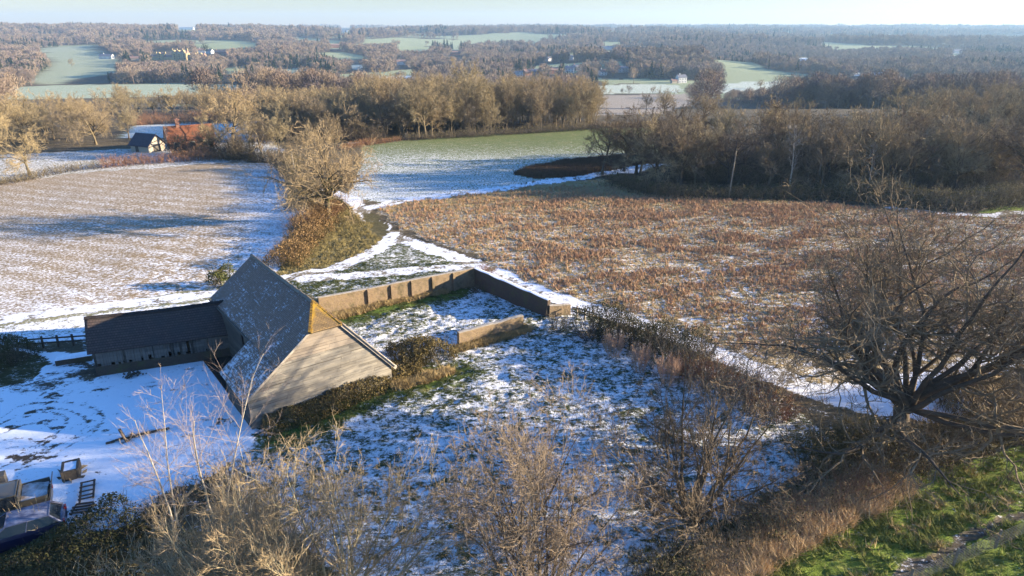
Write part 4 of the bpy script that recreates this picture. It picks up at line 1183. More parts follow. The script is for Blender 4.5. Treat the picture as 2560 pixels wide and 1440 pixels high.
OAK = dict(stems=dict(n=1, len=.40, r=.017, k=7, wig=.06, tip=.6, sides=7),
           levels=[dict(m=13, t0=.32, ang=56, sd=16, lr=1.10, taper=.22, rr=.58, k=7, wig=.17, up=.055, tip=.3, sides=5, trunk=True),
                   dict(m=9, t0=.22, ang=48, lr=.46, taper=.5, rr=.55, k=5, wig=.20, up=.05, sides=4),
                   dict(m=8, t0=.12, ang=45, lr=.46, taper=.4, rr=.6, k=3, wig=.22, up=.05, sides=3)],
           twig=dict(m=11, ang=46, lr=.6, w=.017, up=.12, again=True), rmin=.016)
ROUND = dict(stems=dict(n=1, len=.55, r=.014, k=7, wig=.05, tip=.4, sides=7),
             levels=[dict(m=18, t0=.14, ang=46, sd=12, lr=.72, taper=.35, rr=.52, k=6, wig=.13, up=.07, tip=.3, sides=4, trunk=True),
                     dict(m=9, t0=.2, ang=42, lr=.46, taper=.45, rr=.55, k=4, wig=.16, up=.07, sides=3),
                     dict(m=7, t0=.12, ang=40, lr=.5, taper=.4, rr=.6, k=3, wig=.18, up=.07, sides=3)],
             twig=dict(m=11, ang=40, lr=.6, w=.017, up=.2, again=True), rmin=.014)
TALL = dict(stems=dict(n=3, lean=14, spread=.6, len=.76, r=.008, k=8, wig=.05, tip=.3, sides=6),
            levels=[dict(m=18, t0=.12, ang=38, sd=10, lr=.36, taper=.4, rr=.5, k=5, wig=.13, up=.09, sides=4, trunk=True),
                    dict(m=9, t0=.15, ang=40, lr=.46, rr=.55, k=3, wig=.16, up=.08, sides=3)],
            twig=dict(m=20, ang=40, lr=.65, w=.017, up=.2, again=True), rmin=.014)
BIRCH = dict(stems=dict(n=1, len=.86, r=.011, k=9, wig=.04, tip=.15, sides=6),
             levels=[dict(m=20, t0=.28, ang=42, sd=8, lr=.26, taper=.6, rr=.4, k=4, wig=.10, up=.10, sides=3),
                     dict(m=6, t0=.2, ang=36, lr=.5, rr=.55, k=3, wig=.14, up=.02, sides=3)],
             twig=dict(m=8, ang=34, lr=.6, w=.022, up=-.1), rmin=.008)
SHRUB = dict(stems=dict(n=16, lean=48, spread=.3, len=.72, r=.012, k=5, wig=.12, up=.06, tip=.4, sides=4),
             levels=[dict(m=7, t0=.2, ang=36, lr=.45, rr=.6, k=3, wig=.18, up=.06, sides=3)],
             twig=dict(m=9, ang=38, lr=.6, w=.020, up=.2, again=True), rmin=.008)

def tree_object(name, geoms, bark_m, twig_m, label, cat, group, loc, rz=0.0, scale=(1, 1, 1)):
    r = empty(name, loc, rz, label, cat, group)
    r.scale = scale
    geoms[0].build('trunk', bark_m, r, True)
    geoms[1].build('crown', twig_m, r)
    return r

def height_of(g):
    return max(float(np.vstack(x.v)[:, 2].max()) for x in g)

# ---- prototypes for the middle distance: kept as meshes, first use builds objects, later uses copy
KINDS = {}
def proto(kind, seed, H, spec, bark_m, twig_m):
    g = make_tree(seed, H, spec)
    h = height_of(g)
    KINDS.setdefault(kind, []).append((g[0].mesh('trunk', True), g[1].mesh('crown'), h, bark_m, twig_m))
def plant(kind, idx, x, y, h, rz, name, label, cat='tree', group=None, wide=1.0, z=None):
    mt, mc, hh, bm, tm = KINDS[kind][idx % len(KINDS[kind])]
    s = h / hh
    r = empty(name, (x, y, (gz(x, y) if z is None else z) - .05), rz, label, cat, group)
    r.scale = (s * wide, s * wide, s)
    for nm, me, m in (('trunk', mt, bm), ('crown', mc, tm)):
        if not me.materials: me.materials.append(m)
        o = bpy.data.objects.new(nm, me); COL.objects.link(o); o.parent = r
    return r
for k in range(4): proto('oak', 20 + k, 14, OAK, M['wood_bark'], M['wood_twig'])
for k in range(3): proto('round', 40 + k, 14, ROUND, M['wood_bark'], M['wood_twig'])
for k in range(3): proto('tall', 60 + k, 15, TALL, M['wood_bark'], M['wood_twig'])
for k in range(3): proto('dark', 80 + k, 13, OAK, M['dark_bark'], M['dark_twig'])
proto('birch', 90, 12, BIRCH, M['pale_bark'], M['red_twig'])
proto('birch', 91, 12, BIRCH, M['pale_bark'], M['pale_bark'])
for k in range(3): proto('shrub', 100 + k, 3, SHRUB, M['wood_bark'], M['wood_twig'])
for k in range(2): proto('red_shrub', 110 + k, 3, SHRUB, M['red_twig'], M['red_twig'])
for k in range(2): proto('dark_shrub', 120 + k, 3, SHRUB, M['dark_bark'], M['dark_twig'])
COPPICE = dict(stems=dict(n=44, lean=42, spread=.5, len=.8, r=.009, k=4, wig=.07, up=.06, tip=.4, sides=3),
               levels=[dict(m=6, t0=.35, ang=26, lr=.4, rr=.6, k=3, wig=.12, up=.06, sides=3)], twig=dict(m=10, t0=.2, ang=28, lr=.6, w=.016, up=.2), rmin=.008)
proto('pink_shrub', 130, 2.4, COPPICE, M['pink_twig'], M['pink_twig'])

rng = np.random.default_rng(7)
def fill(poly, spacing, rng, jitter=.45):
    p = np.array(poly)
    xs = np.arange(p[:, 0].min(), p[:, 0].max(), spacing); ys = np.arange(p[:, 1].min(), p[:, 1].max(), spacing)
    U, V = np.meshgrid(xs, ys)
    U = U + (np.arange(len(ys)) % 2)[:, None] * spacing / 2
    U = (U + rng.uniform(-jitter, jitter, U.shape) * spacing).ravel(); V = (V + rng.uniform(-jitter, jitter, V.shape) * spacing).ravel()
    m = inside(U, V, poly)
    return np.stack([U[m], V[m]], 1)

# ---- the middle wood beyond the green field
fl_, fm_, fr_ = at(655, 352), at(940, 352), at(1210, 337)
fr2 = at(1488, 322)
front = [Vector((p.x, p.y, 0)) for p in (fl_, fm_, fr_, fr2)]
def back(p, d): return (p.x * (1 + d / p.y * .9), p.y + d)
wood = [(p.x, p.y + 1.0) for p in front] + [back(front[3], 34), back(front[2], 50), back(front[1], 55), back(front[0], 40)]
W_LAB = {'tall': 'slim bare tree with pale upright stems in the middle wood beyond the green field', 'round': 'rounded olive-brown bare tree in the middle wood beyond the green field', 'oak': 'broad spreading bare oak in the middle wood beyond the green field'}
for k, (x, y) in enumerate(fill(wood, 4.7, rng)):
    px = project(x, y, 0)[0]
    r_ = rng.random()
    kind = ('tall' if r_ < .7 else 'round') if px > 1150 else ('round' if r_ < .5 else 'oak')
    h = rng.uniform(10.5, 15.5) * (1.0 if px > 900 else .78)
    plant(kind, int(rng.integers(9)), x, y, h, rng.uniform(0, 6.28), 'woodland_tree', W_LAB[kind], group='%s trees of the middle wood' % kind)
p = at(1165, 345); plant('round', 1, p.x, p.y + 14, 18.5, .4, 'woodland_tree', 'tallest dome-shaped tree standing out above the middle wood', group=None)
p = at(1060, 348); plant('oak', 2, p.x, p.y + 3, 15, 2.2, 'woodland_tree', 'crooked pale-limbed oak at the front corner of the middle wood')

# ---- the dark clump at the right
cl = [tuple(at(*q))[:2] for q in [(1560, 470), (1650, 478), (1900, 486), (2080, 488), (2260, 505), (2430, 508), (2600, 500)]]
c_back = [(x * (1 + 40 / y * .95), y + d_) for (x, y), d_ in zip(cl[::-1], (46, 44, 42, 38, 36, 30, 16))]
for k, (x, y) in enumerate(fill(cl + c_back, 6.8, rng)):
    r_ = rng.random()
    px = float(project(x, y, 0)[0])
    kind = 'dark' if r_ < .33 else ('oak' if r_ < .68 else 'round')
    h = rng.uniform(9.2, 12.8)
    if px < 1650 and rng.random() < .75: continue
    lab = {'dark': 'dark crooked oak in the clump at the right edge of the weed field', 'oak': 'olive-topped spreading oak in the clump at the right edge of the weed field', 'round': 'fine-twigged rounded tree in the clump at the right edge of the weed field'}[kind]
    plant(kind, int(rng.integers(9)), x, y, h, rng.uniform(0, 6.28), 'clump_tree', lab, group='%s trees of the right clump' % {'dark': 'dark', 'oak': 'olive', 'round': 'fine-twigged'}[kind])
for px, py, h, kind, i, lab in ((1505, 436, 11.5, 'dark', 0, 'slender crooked oak standing free at the left tip of the right clump'),
                                (1560, 428, 11.5, 'dark', 1, 'leaning dark oak second from the left tip of the right clump'),
                                (1590, 436, 12.5, 'dark', 2, 'many-branched dark oak third from the left tip of the right clump'),
                                (1640, 455, 12.0, 'oak', 0, 'open spreading oak fourth from the left tip of the right clump'),
                                (1700, 468, 12.5, 'dark', 2, 'tall dark oak just left of the slender utility pole'),
                                (2168, 470, 13, 'oak', 1, 'oak with a bright pale trunk at the front of the right clump'),
                                (2545, 452, 10.0, 'dark', 1, 'flat-layered dark tree at the far right end of the clump')):
    p = at(px, py); plant(kind, i, p.x, p.y, h, px * .1, 'clump_tree', lab)
for px, py, h, lab in ((1970, 482, 11, 'white-stemmed birch in front of the right clump'), (2045, 455, 12, 'thin reddish birch deeper inside the right clump'), (2168, 480, 8, 'stout pale-barked tree beside the brambles of the right clump')):
    p = at(px, py); plant('birch', 1, p.x, p.y, h, px * .1, 'birch_tree', lab)
# dark trees behind and right of the clump
for k, (x, y) in enumerate(fill([(95, 150), (160, 170), (220, 250), (150, 250), (90, 190)], 13, rng)):
    plant('oak', int(rng.integers(9)), x, y, rng.uniform(10, 13), rng.uniform(0, 6), 'field_tree', 'bare tree in the belt behind the right clump', group='belt of trees behind the right clump')

# ---- left side: grove, farmhouse trees, belt beyond
gv = poly_xy([(-120, 388), (120, 372), (330, 372), (345, 350), (230, 318), (-120, 322)])
for k, (x, y) in enumerate(fill(gv, 7.6, rng)):
    kind = 'oak' if rng.random() < .5 else 'round'
    plant(kind, int(rng.integers(9)), x, y, rng.uniform(8.5, 11.8), rng.uniform(0, 6), 'grove_tree', 'olive bare %s tree in the grove left of the dark-roofed garage' % ('spreading' if kind == 'oak' else 'rounded'), group='%s grove trees left of the garage' % kind)
p = at(75, 438); plant('oak', 0, p.x, p.y, 11.5, 1.1, 'field_tree', 'lone oak with a sunlit pale trunk at the left field corner')
for px, py, h, k_, i, lab in ((585, 376, 14.5, 'oak', 3, 'big spreading oak behind the farmhouse with the red roof'),
                              (540, 392, 9.5, 'round', 0, 'olive round tree hiding the right end of the farmhouse roof'),
                              (628, 390, 10, 'round', 1, 'olive round tree right of the farmhouse, beside the big oak'),
                              (600, 398, 6, 'dark', 0, 'low dark tree in front of the farmhouse garden'),
                              (515, 392, 5.5, 'dark', 2, 'low dark tree in front of the farmhouse wall'),
                              (655, 392, 7, 'dark', 1, 'dark tree at the right end of the farmhouse garden'),
                              (700, 388, 8.5, 'round', 2, 'olive tree at the gap by the snowy lane, left of the ivy-clad oak'),
                              (735, 405, 7.0, 'dark', 0, 'dark tree directly behind the thin leaning pole'),
                              (770, 395, 7.5, 'round', 0, 'pale-topped tree just behind the ivy-clad oak'),
                              (835, 372, 8.0, 'tall', 1, 'reddish fine-twigged tree behind the ivy-clad oak at its right'),
                              (705, 425, 4.5, 'dark', 2, 'dark crooked tree at the top corner of the stubble field')):
    p = at(px, py); plant(k_, i, p.x, p.y, h, px * .07, 'farm_tree', lab)
p = at(421, 378); plant('birch', 1, p.x, p.y, 6.5, 0, 'birch_tree', 'white leafless birch between the garage and the farmhouse')
bt = poly_xy([(250, 300), (420, 292), (660, 300), (780, 296), (940, 300), (940, 282), (640, 276), (260, 280)])
for k, (x, y) in enumerate(fill(bt, 11.5, rng)):
    kind = 'round' if rng.random() < .75 else 'oak'
    plant(kind, int(rng.integers(9)), x, y, rng.uniform(8, 11.5), rng.uniform(0, 6), 'belt_tree', 'rounded bare tree in the belt between the farmhouse and the long frosted field' if kind == 'round' else 'spreading bare tree in the belt between the farmhouse and the long frosted field', group='%s belt trees beyond the farmhouse' % kind)
p = at(535, 305); plant('shrub', 1, p.x, p.y, 6, 0, 'shrub', 'pale round bush behind the farmhouse chimney', 'shrub', wide=1.3)
hedge_front = [(436, 384), (490, 390), (560, 394), (640, 398)]
rh = [at(x, y) for x, y in ((322, 314), (372, 311), (420, 310), (470, 309), (520, 309), (570, 309))]

# ---- hedges: every hedge one thing, many stems and twigs along a line
def hedge(name, px, h, w, label, stem_m, twig_m, dens=30, rngs=1, leafy=None, leaf_n=0, world_pts=None, hvar=.35, core_m=None, cat='hedge'):
    r0 = np.random.default_rng(rngs)
    pts = smooth_line([tuple(at(*q))[:2] for q in px] if world_pts is None else world_pts, 6)
    seg = np.hypot(*np.diff(pts, axis=0).T); cum = np.concatenate([[0], np.cumsum(seg)])
    n = int(cum[-1] * dens)
    s = r0.uniform(0, cum[-1], n)
    x = np.interp(s, cum, pts[:, 0]); y = np.interp(s, cum, pts[:, 1])
    tx = np.interp(s + .1, cum, pts[:, 0]) - x; ty = np.interp(s + .1, cum, pts[:, 1]) - y
    nl = np.hypot(tx, ty) + 1e-6
    off = r0.normal(0, w * .3, n)
    bx_, by_ = x - ty / nl * off, y + tx / nl * off
    base = np.stack([bx_, by_, terrain(bx_, by_) + .0], 1)
    hh = h * (1 - hvar + 2 * hvar * fbm(s / 2.6, s * 0 + rngs, 3, 3)) * np.clip(1 - (np.abs(off) / (w * .9)) ** 2 * .7, .25, 1)
    L = hh * r0.uniform(.6, 1.0, n)
    org = base[0].copy(); base = base - org
    r = empty(name, tuple(org), 0, label, cat)
    g = Geo()
    D = unit(np.stack([r0.normal(0, .35, n) - ty / nl * off / w * .6, r0.normal(0, .35, n) + tx / nl * off / w * .6, np.full(n, 1.0)], 1))
    P, RR = grow_level(r0, base, D, L, np.full(n, .014 + .006 * h / 2), 3, .16, .02, .4)
    g.tubes(P, RR, 3)
    c = Geo()
    B, D2, L2, R2 = spawn(r0, P, RR, L, 7, .15, 1.0, 40, 16, .38, .3, .6)
    wdt = .018 + .006 * (base[:, 1].mean() + org[1] > 120)
    c.spikes(B, B + unit(D2 + np.array([0, 0, .15])) * L2[:, None], wdt, r0)
    B3 = B + D2 * L2[:, None] * .4
    c.spikes(B3, B3 + unit(D2 + r0.normal(size=D2.shape) * .6) * L2[:, None] * .6, wdt * .8, r0)
    g.build('stems', stem_m, r)
    c.build('twigs', twig_m, r)
    if leafy:
        m = int(cum[-1] * leaf_n * (1.0 if pts[:, 1].mean() > 58 else 1.7)); s = r0.uniform(0, cum[-1], m)
        x = np.interp(s, cum, pts[:, 0]); y = np.interp(s, cum, pts[:, 1])
        tx = np.interp(s + .1, cum, pts[:, 0]) - x; ty = np.interp(s + .1, cum, pts[:, 1]) - y; nl = np.hypot(tx, ty) + 1e-6
        th = r0.uniform(0, math.pi, m); rad = r0.uniform(.5, 1.0, m) ** .5
        prof = (1 - hvar + 2 * hvar * fbm(s / 2.6, s * 0 + rngs, 3, 3)) * (.85 + .3 * vnoise(s * 1.7, th * 2, 9))
        o_ = np.cos(th) * rad * w * .62 * (.8 + .4 * vnoise(s / 1.3, s * 0, 4)); zz = np.sin(th) * rad * h * .86 * prof
        lx, ly = x - ty / nl * o_, y + tx / nl * o_
        lf = Geo().leaves(np.stack([lx - org[0], ly - org[1], terrain(lx, ly) + zz - org[2]], 1), .13 if org[1] > 58 else .085, r0)
        lf.build('leaves', leafy, r)
    return r

hedge('hedge', [(-60, 470), (40, 455), (110, 440), (180, 428), (250, 420)], 1.7, 2.0, 'low brown hedge along the far edge of the stubble field below the lone oak', M['wood_bark'], M['wood_twig'], 26, 1, M['bramble'], 40)
hedge('hedge', [(250, 420), (330, 412), (420, 405), (500, 400), (580, 396)], 2.5, 2.4, 'reddish brown hedge between the stubble field and the garage', M['red_twig'], M['red_twig'], 30, 2, M['rust_bramble'], 30)
hedge('hedge', [(560, 400), (620, 400), (690, 408), (735, 440), (770, 480)], 2.8, 3.0, 'tall dark overgrown hedge at the far corner of the stubble field', M['dark_bark'], M['dark_twig'], 34, 3, M['dark_bramble'], 120)
hedge('hedge', hedge_front, 4.2, 3.6, 'dark garden shrubs hiding the lower walls of the farmhouse', M['dark_bark'], M['dark_twig'], 40, 22, M['dark_bramble'], 160)
hedge('hedge', [(322, 314), (400, 310), (480, 309), (580, 308), (640, 310)], 4.0, 4.0, 'russet hedge behind the frosted strip beyond the farmhouse', M['red_twig'], M['red_twig'], 24, 4)
hedge('bramble_hedge', [(700, 672), (735, 640), (760, 605), (790, 580), (812, 555)], 2.2, 3.2, 'thick brown bramble hedge below the ivy-clad oak beside the curving track', M['bramble'], M['rust_bramble'], 46, 5, M['rust_bramble'], 330)
hedge('bramble_hedge', [(745, 590), (785, 560), (815, 540), (850, 520)], 2.4, 2.4, 'rust-coloured thicket around the foot of the ivy-clad oak', M['red_twig'], M['rust_bramble'], 50, 6, M['rust_bramble'], 220)
hedge('hedge', [(745, 530), (760, 495), (745, 455), (735, 425)], 3.2, 3.0, 'dark hedge running back from the ivy-clad oak along the stubble field', M['dark_bark'], M['wood_twig'], 40, 7, M['bramble'], 160)
hedge('hedge', [(850, 375), (900, 365), (950, 358), (1000, 352)], 1.4, 2.2, 'low russet scrub at the left end of the green field', M['red_twig'], M['red_twig'], 30, 8, M['rust_bramble'], 60)
hedge('hedge', [(1010, 351), (1150, 344), (1300, 335), (1490, 323)], 2.2, 3.2, 'brown understorey along the foot of the middle wood', M['dark_bark'], M['wood_twig'], 22, 9, M['bramble'], 60)
hedge('hedge', [(640, 352), (760, 350), (880, 352), (960, 352)], 4.5, 6.0, 'dark shaded understorey at the left end of the middle wood', M['dark_bark'], M['dark_twig'], 30, 19, M['dark_bramble'], 90)
hedge('hedge', [(1470, 322), (1560, 318), (1650, 315), (1720, 310)], 2.0, 3.0, 'straw-brown scrub strip between the middle wood and the right clump', M['wood_bark'], M['rust_bramble'], 24, 10, M['rust_bramble'], 40)
hedge('bramble_hedge', [(1530, 458), (1650, 490), (1800, 492), (1950, 492), (2080, 490), (2200, 505), (2330, 518)], 2.2, 4.0, 'dark bramble margin along the front of the right clump', M['dark_bark'], M['dark_twig'], 40, 11, M['dark_bramble'], 200)
hedge('bramble_hedge', [(2080, 488), (2180, 492), (2300, 510), (2400, 520), (2480, 512), (2580, 500)], 3.2, 4.5, 'tawny bramble mound at the right end of the clump', M['dark_bark'], M['wood_twig'], 44, 12, M['bramble'], 260)
hedge('hedge', [(1700, 442), (1780, 450), (1950, 455), (2150, 460), (2350, 470), (2560, 465)], 3.4, 8.0, 'dark thorny understorey inside the right clump', M['dark_bark'], M['dark_twig'], 60, 13, M['dark_bramble'], 120)
hedge('hedge', [(1760, 408), (1850, 415), (2100, 420), (2350, 425), (2600, 420)], 3.6, 8.0, 'shadowy understorey at the back of the right clump', M['dark_bark'], M['dark_twig'], 40, 14, M['dark_bramble'], 60)
hedge('hedge', [(1462, 842), (1500, 835), (1560, 850), (1620, 868), (1690, 900), (1760, 930)], 3.0, 3.0, 'dark evergreen hedge between the snowy yard and the track', M['dark_bark'], M['dark_twig'], 40, 15, M['dark_bramble'], 700)
hedge('hedge', [(1690, 925), (1760, 955), (1840, 985), (1900, 1015), (1960, 1060)], 2.2, 2.6, 'brown twiggy hedge continuing from the dark evergreen hedge toward the big oak', M['red_twig'], M['red_twig'], 60, 16, M['bramble'], 160)
hedge('ivy_bank', [(660, 1065), (740, 1050), (830, 1015), (900, 985), (975, 945), (1010, 925)], 1.15, 1.9, 'ivy and bramble bank along the foot of the barn gable', M['bramble'], M['rust_bramble'], 30, 17, M['bramble'], 900)
mnd = hedge('bramble_mound', [(990, 915), (1030, 905), (1075, 905), (1095, 915)], 2.1, 3.2, 'rounded olive bramble mound at the right corner of the barn', M['bramble'], M['bramble'], 60, 18, M['bramble'], 1500, hvar=.2)
hedge('hedge', [(-60, 905), (20, 900), (62, 905)], 2.3, 2.6, 'dark evergreen bush at the left edge beside the rail fence', M['dark_bark'], M['dark_twig'], 40, 20, M['dark_bramble'], 900, cat='bush')
hedge('hedge', [(538, 720), (560, 712), (578, 706)], 2.2, 2.0, 'green bush behind the far corner of the barn', M['dark_bark'], M['bramble'], 30, 21, M['ivy'], 900, cat='bush')

# three pink coppiced bushes and other single bushes in the yard
for px, py, h, lab in ((1533, 893, 2.4, 'pink-twigged round bush, first of three along the dark hedge from the brick wall'), (1600, 930, 2.6, 'pink-twigged round bush, middle one of three along the dark hedge'), (1668, 962, 2.6, 'pink-twigged round bush, last of three along the dark hedge, nearest the foreground')):
    p = at(px, py); plant('pink_shrub', 0, p.x, p.y, h, px, 'coppiced_bush', lab, 'bush', 'pink bushes along the dark hedge', wide=.66)
for px, py, h, k_, lab in ((1395, 825, 2.0, 'shrub', 'brown bush against the end of the shaded brick wall'), (1215, 690, 1.5, 'red_shrub', 'russet bush behind the far corner of the brick wall'),
                           (1190, 730, 1.0, 'dark_shrub', 'low dead weeds inside the far corner of the brick wall'), (1468, 850, 1.9, 'dark_shrub', 'dark bush at the near end of the rail fence'),
                           (1240, 845, .7, 'shrub', 'low tuft of weeds at the foot of the detached wall')):
    p = at(px, py); plant(k_, 1, p.x, p.y, h, px, 'bush', lab, 'bush', wide=1.1)

# ---- the ivy-clad oak at the end of the track
def near_oak(seed, H, spec, name, label, loc, rz, bark_m, twig_m, scale=(1, 1, 1)):
    g = make_tree(seed, H, spec)
    k = H / height_of(g)
    return tree_object(name, g, bark_m, twig_m, label, 'tree', None, loc, rz, tuple(k * s for s in scale)), g
IVOAK = dict(stems=dict(n=1, len=.36, r=.030, k=6, wig=.05, tip=.75, sides=10),
             levels=[dict(m=12, t0=.52, ang=54, sd=18, lr=1.55, taper=.2, rr=.55, k=8, wig=.2, up=.06, tip=.25, sides=6, trunk=True),
                     dict(m=11, t0=.2, ang=50, lr=.42, taper=.5, rr=.5, k=5, wig=.24, up=.04, sides=4),
                     dict(m=9, t0=.12, ang=45, lr=.46, rr=.55, k=3, wig=.24, up=.04, sides=3)],
             twig=dict(m=7, ang=44, lr=.6, w=.016, up=.06), rmin=.012)
def limbs(seed, rings):
    """rings of main limbs: (count, rise in degrees, length, fork height, thickness)"""
    r = random.Random(seed); out = []
    for n, el, ln, z, rad in rings:
        a0 = r.uniform(0, 6.28)
        for k in range(n):
            out.append((a0 + k * 6.283 / n + r.uniform(-.3, .3), math.radians(el + r.uniform(-7, 7)), ln * r.uniform(.85, 1.12), z * r.uniform(.8, 1.1), rad * r.uniform(.75, 1.1)))
    return out
def own_tree(seed, spec, name, label, px, py, bark_m, twig_m, rz=0.0):
    g = make_tree(seed, spec['H'], spec)
    p = at(px, py)
    return tree_object(name, g, bark_m, twig_m, label, 'tree', None, (p.x, p.y, 0), rz), g
IVOAK = dict(H=12, stems=dict(n=1, len=.24, r=.034, k=5, wig=.04, tip=.85, sides=10), fork=.2, lwig=.19, lup=.03,
             limbs=limbs(21, [(7, 20, 7.4, 3.2, .17), (6, 40, 8.2, 3.5, .20), (4, 60, 8.6, 3.5, .20), (2, 78, 8.6, 3.5, .18)]),
             levels=[dict(m=12, t0=.22, ang=52, lr=.42, taper=.12, rr=.64, k=6, wig=.26, up=.04, sides=4),
                     dict(m=8, t0=.12, ang=48, lr=.46, taper=.35, rr=.66, k=4, wig=.26, up=.03, sides=3)],
             twig=dict(m=7, ang=44, lr=.6, w=.016, up=.06), rmin=.018)
ivo, gv_ = own_tree(207, IVOAK, 'oak_tree', 'spreading bare oak with an ivy-clad trunk beside the curving track', 822, 552, M['oak_bark'], M['wood_twig'], 0.6)
tv = np.vstack(gv_[0].v); r0 = np.random.default_rng(5)
keep = tv[(tv[:, 2] < 6.0) & (np.hypot(tv[:, 0], tv[:, 1]) < 2.2)]
c = keep[r0.integers(0, len(keep), 2200)] + r0.normal(0, .10, (2200, 3))
Geo().leaves(c, .13, r0).build('ivy', M['ivy'], ivo)

# ---- foreground trees
BIGOAK = dict(H=14, stems=dict(n=1, len=.22, r=.034, k=5, wig=.04, tip=.85, sides=12), fork=.2, lwig=.20, lup=.03,
              limbs=limbs(5, [(7, 25, 9.2, 2.9, .17), (8, 38, 10.2, 3.0, .20), (6, 58, 11.3, 3.1, .20), (4, 78, 11.8, 3.1, .19)]),
              levels=[dict(m=14, t0=.22, ang=52, lr=.40, taper=.12, rr=.66, k=7, wig=.27, up=.04, sides=5),
                      dict(m=7, t0=.12, ang=50, lr=.46, taper=.35, rr=.68, k=5, wig=.27, up=.03, sides=3),
                      dict(m=5, t0=.1, ang=46, lr=.52, taper=.4, rr=.65, k=3, wig=.25, up=.03, sides=3)],
              twig=dict(m=5, ang=44, lr=.65, w=.009, up=.1), rmin=.0095)
own_tree(303, BIGOAK, 'oak_tree', 'large dark spreading oak standing in the hedge at the right beside the wide snowy lane', 2240, 1120, M['dark_bark'], M['dark_twig'], 2.0)[0].scale = (1.13, 1.13, 1.0)
SPRAY = [dict(m=10, t0=.22, ang=38, lr=.42, taper=.25, rr=.62, k=6, wig=.17, up=.05, sides=4, trunk=True),
         dict(m=7, t0=.15, ang=42, lr=.46, taper=.4, rr=.64, k=4, wig=.2, up=.05, sides=3),
         dict(m=5, t0=.1, ang=40, lr=.5, rr=.6, k=3, wig=.2, up=.05, sides=3)]
ROUNDTREE = dict(H=9, stems=dict(n=1, len=.10, r=.02, k=3, wig=.04, tip=.9, sides=9), fork=.15, lwig=.09, lup=.03,
                 limbs=limbs(8, [(8, 38, 5.8, .6, .105), (7, 56, 7.0, .7, .12), (4, 76, 7.6, .8, .125)]), levels=SPRAY,
                 twig=dict(m=6, ang=40, lr=.65, w=.008, up=.1), rmin=.008)
own_tree(311, ROUNDTREE, 'hedge_tree', 'dark many-stemmed tree right of centre in the foreground hedge', 1725, 1325, M['dark_bark'], M['dark_twig'], 1.0)
FANTREE = dict(H=9, stems=dict(n=1, len=.10, r=.02, k=3, wig=.04, tip=.9, sides=9), fork=.2, lwig=.07, lup=.045,
               limbs=limbs(11, [(8, 58, 6.8, .5, .09), (7, 71, 7.9, .6, .10), (4, 84, 8.6, .6, .105)]), levels=SPRAY,
               twig=dict(m=7, ang=40, lr=.65, w=.008, up=.1), rmin=.007)
own_tree(322, FANTREE, 'hedge_tree', 'tawny fan-shaped tree in the centre foreground with reddish twig tips', 1335, 1560, M['wood_bark'], M['fan_twig'], 0.4)
HAZEL = dict(H=8, stems=dict(n=1, len=.06, r=.02, k=3, wig=.04, tip=.9, sides=9), fork=.55, lwig=.10, lup=.045,
             limbs=limbs(13, [(10, 44, 5.8, .3, .07), (10, 60, 6.8, .3, .075), (7, 76, 7.4, .3, .08)]),
             levels=[dict(m=10, t0=.25, ang=34, lr=.40, taper=.35, rr=.5, k=5, wig=.16, up=.06, sides=4, trunk=True),
                     dict(m=8, t0=.15, ang=38, lr=.5, rr=.6, k=3, wig=.2, up=.06, sides=3)],
             twig=dict(m=8, ang=38, lr=.6, w=.013, up=.15, again=True), rmin=.008)
own_tree(331, HAZEL, 'hazel_tree', 'sunlit yellow-barked hazel with orange twigs filling the lower left foreground', 840, 1575, M['hazel_bark'], M['hazel_twig'], 0.4)
HAZEL2 = dict(HAZEL, limbs=limbs(29, [(9, 46, 5.2, .3, .065), (9, 62, 5.9, .3, .07), (5, 76, 6.4, .3, .075)]))
own_tree(332, HAZEL2, 'hazel_tree', 'second yellow-barked hazel at the left, tangled into the scrub below the young ash trees', 640, 1560, M['hazel_bark'], M['hazel_twig'], 1.4)
YASH = dict(stems=dict(n=2, lean=10, spread=.4, len=.9, r=.0065, k=8, wig=.05, up=.05, tip=.25, sides=7),
            levels=[dict(m=19, t0=.2, ang=48, sd=9, lr=.36, taper=.5, rr=.45, k=5, wig=.12, up=.05, sides=4),
                    dict(m=6, t0=.2, ang=40, lr=.45, rr=.6, k=3, wig=.15, up=.05, sides=3)],
            twig=dict(m=9, ang=38, lr=.7, w=.008, up=.1), rmin=.005)
p = at(560, 1330)
near_oak(341, 11.0, YASH, 'ash_tree', 'pale-stemmed young ash in front of the barn roof', (p.x, p.y, 0), 0.2, M['pale_bark'], M['ash_twig'])
p = at(445, 1330)
near_oak(342, 9.4, YASH, 'ash_tree', 'pale-stemmed young ash left of the barn, over the snowy yard', (p.x, p.y, 0), 1.2, M['pale_bark'], M['ash_twig'])
SUCKER = dict(stems=dict(n=1, lean=6, len=.9, r=.006, k=9, wig=.06, up=.05, tip=.2, sides=5), levels=[dict(m=7, t0=.35, ang=36, lr=.25, rr=.6, k=3, wig=.12, up=.08, sides=3)], twig=dict(m=3, ang=34, lr=.6, w=.010, up=.1), rmin=.006)
for px, py, h, lab in ((660, 1400, 7.6, 'single bent pale sapling rising in front of the gable bank'), (780, 1350, 6.4, 'thin forked sapling against the snow right of the barn')):
    p = at(px, py); near_oak(350 + px, h, SUCKER, 'sapling', lab, (p.x, p.y, 0), 0, M['pale_bark'], M['pale_bark'])
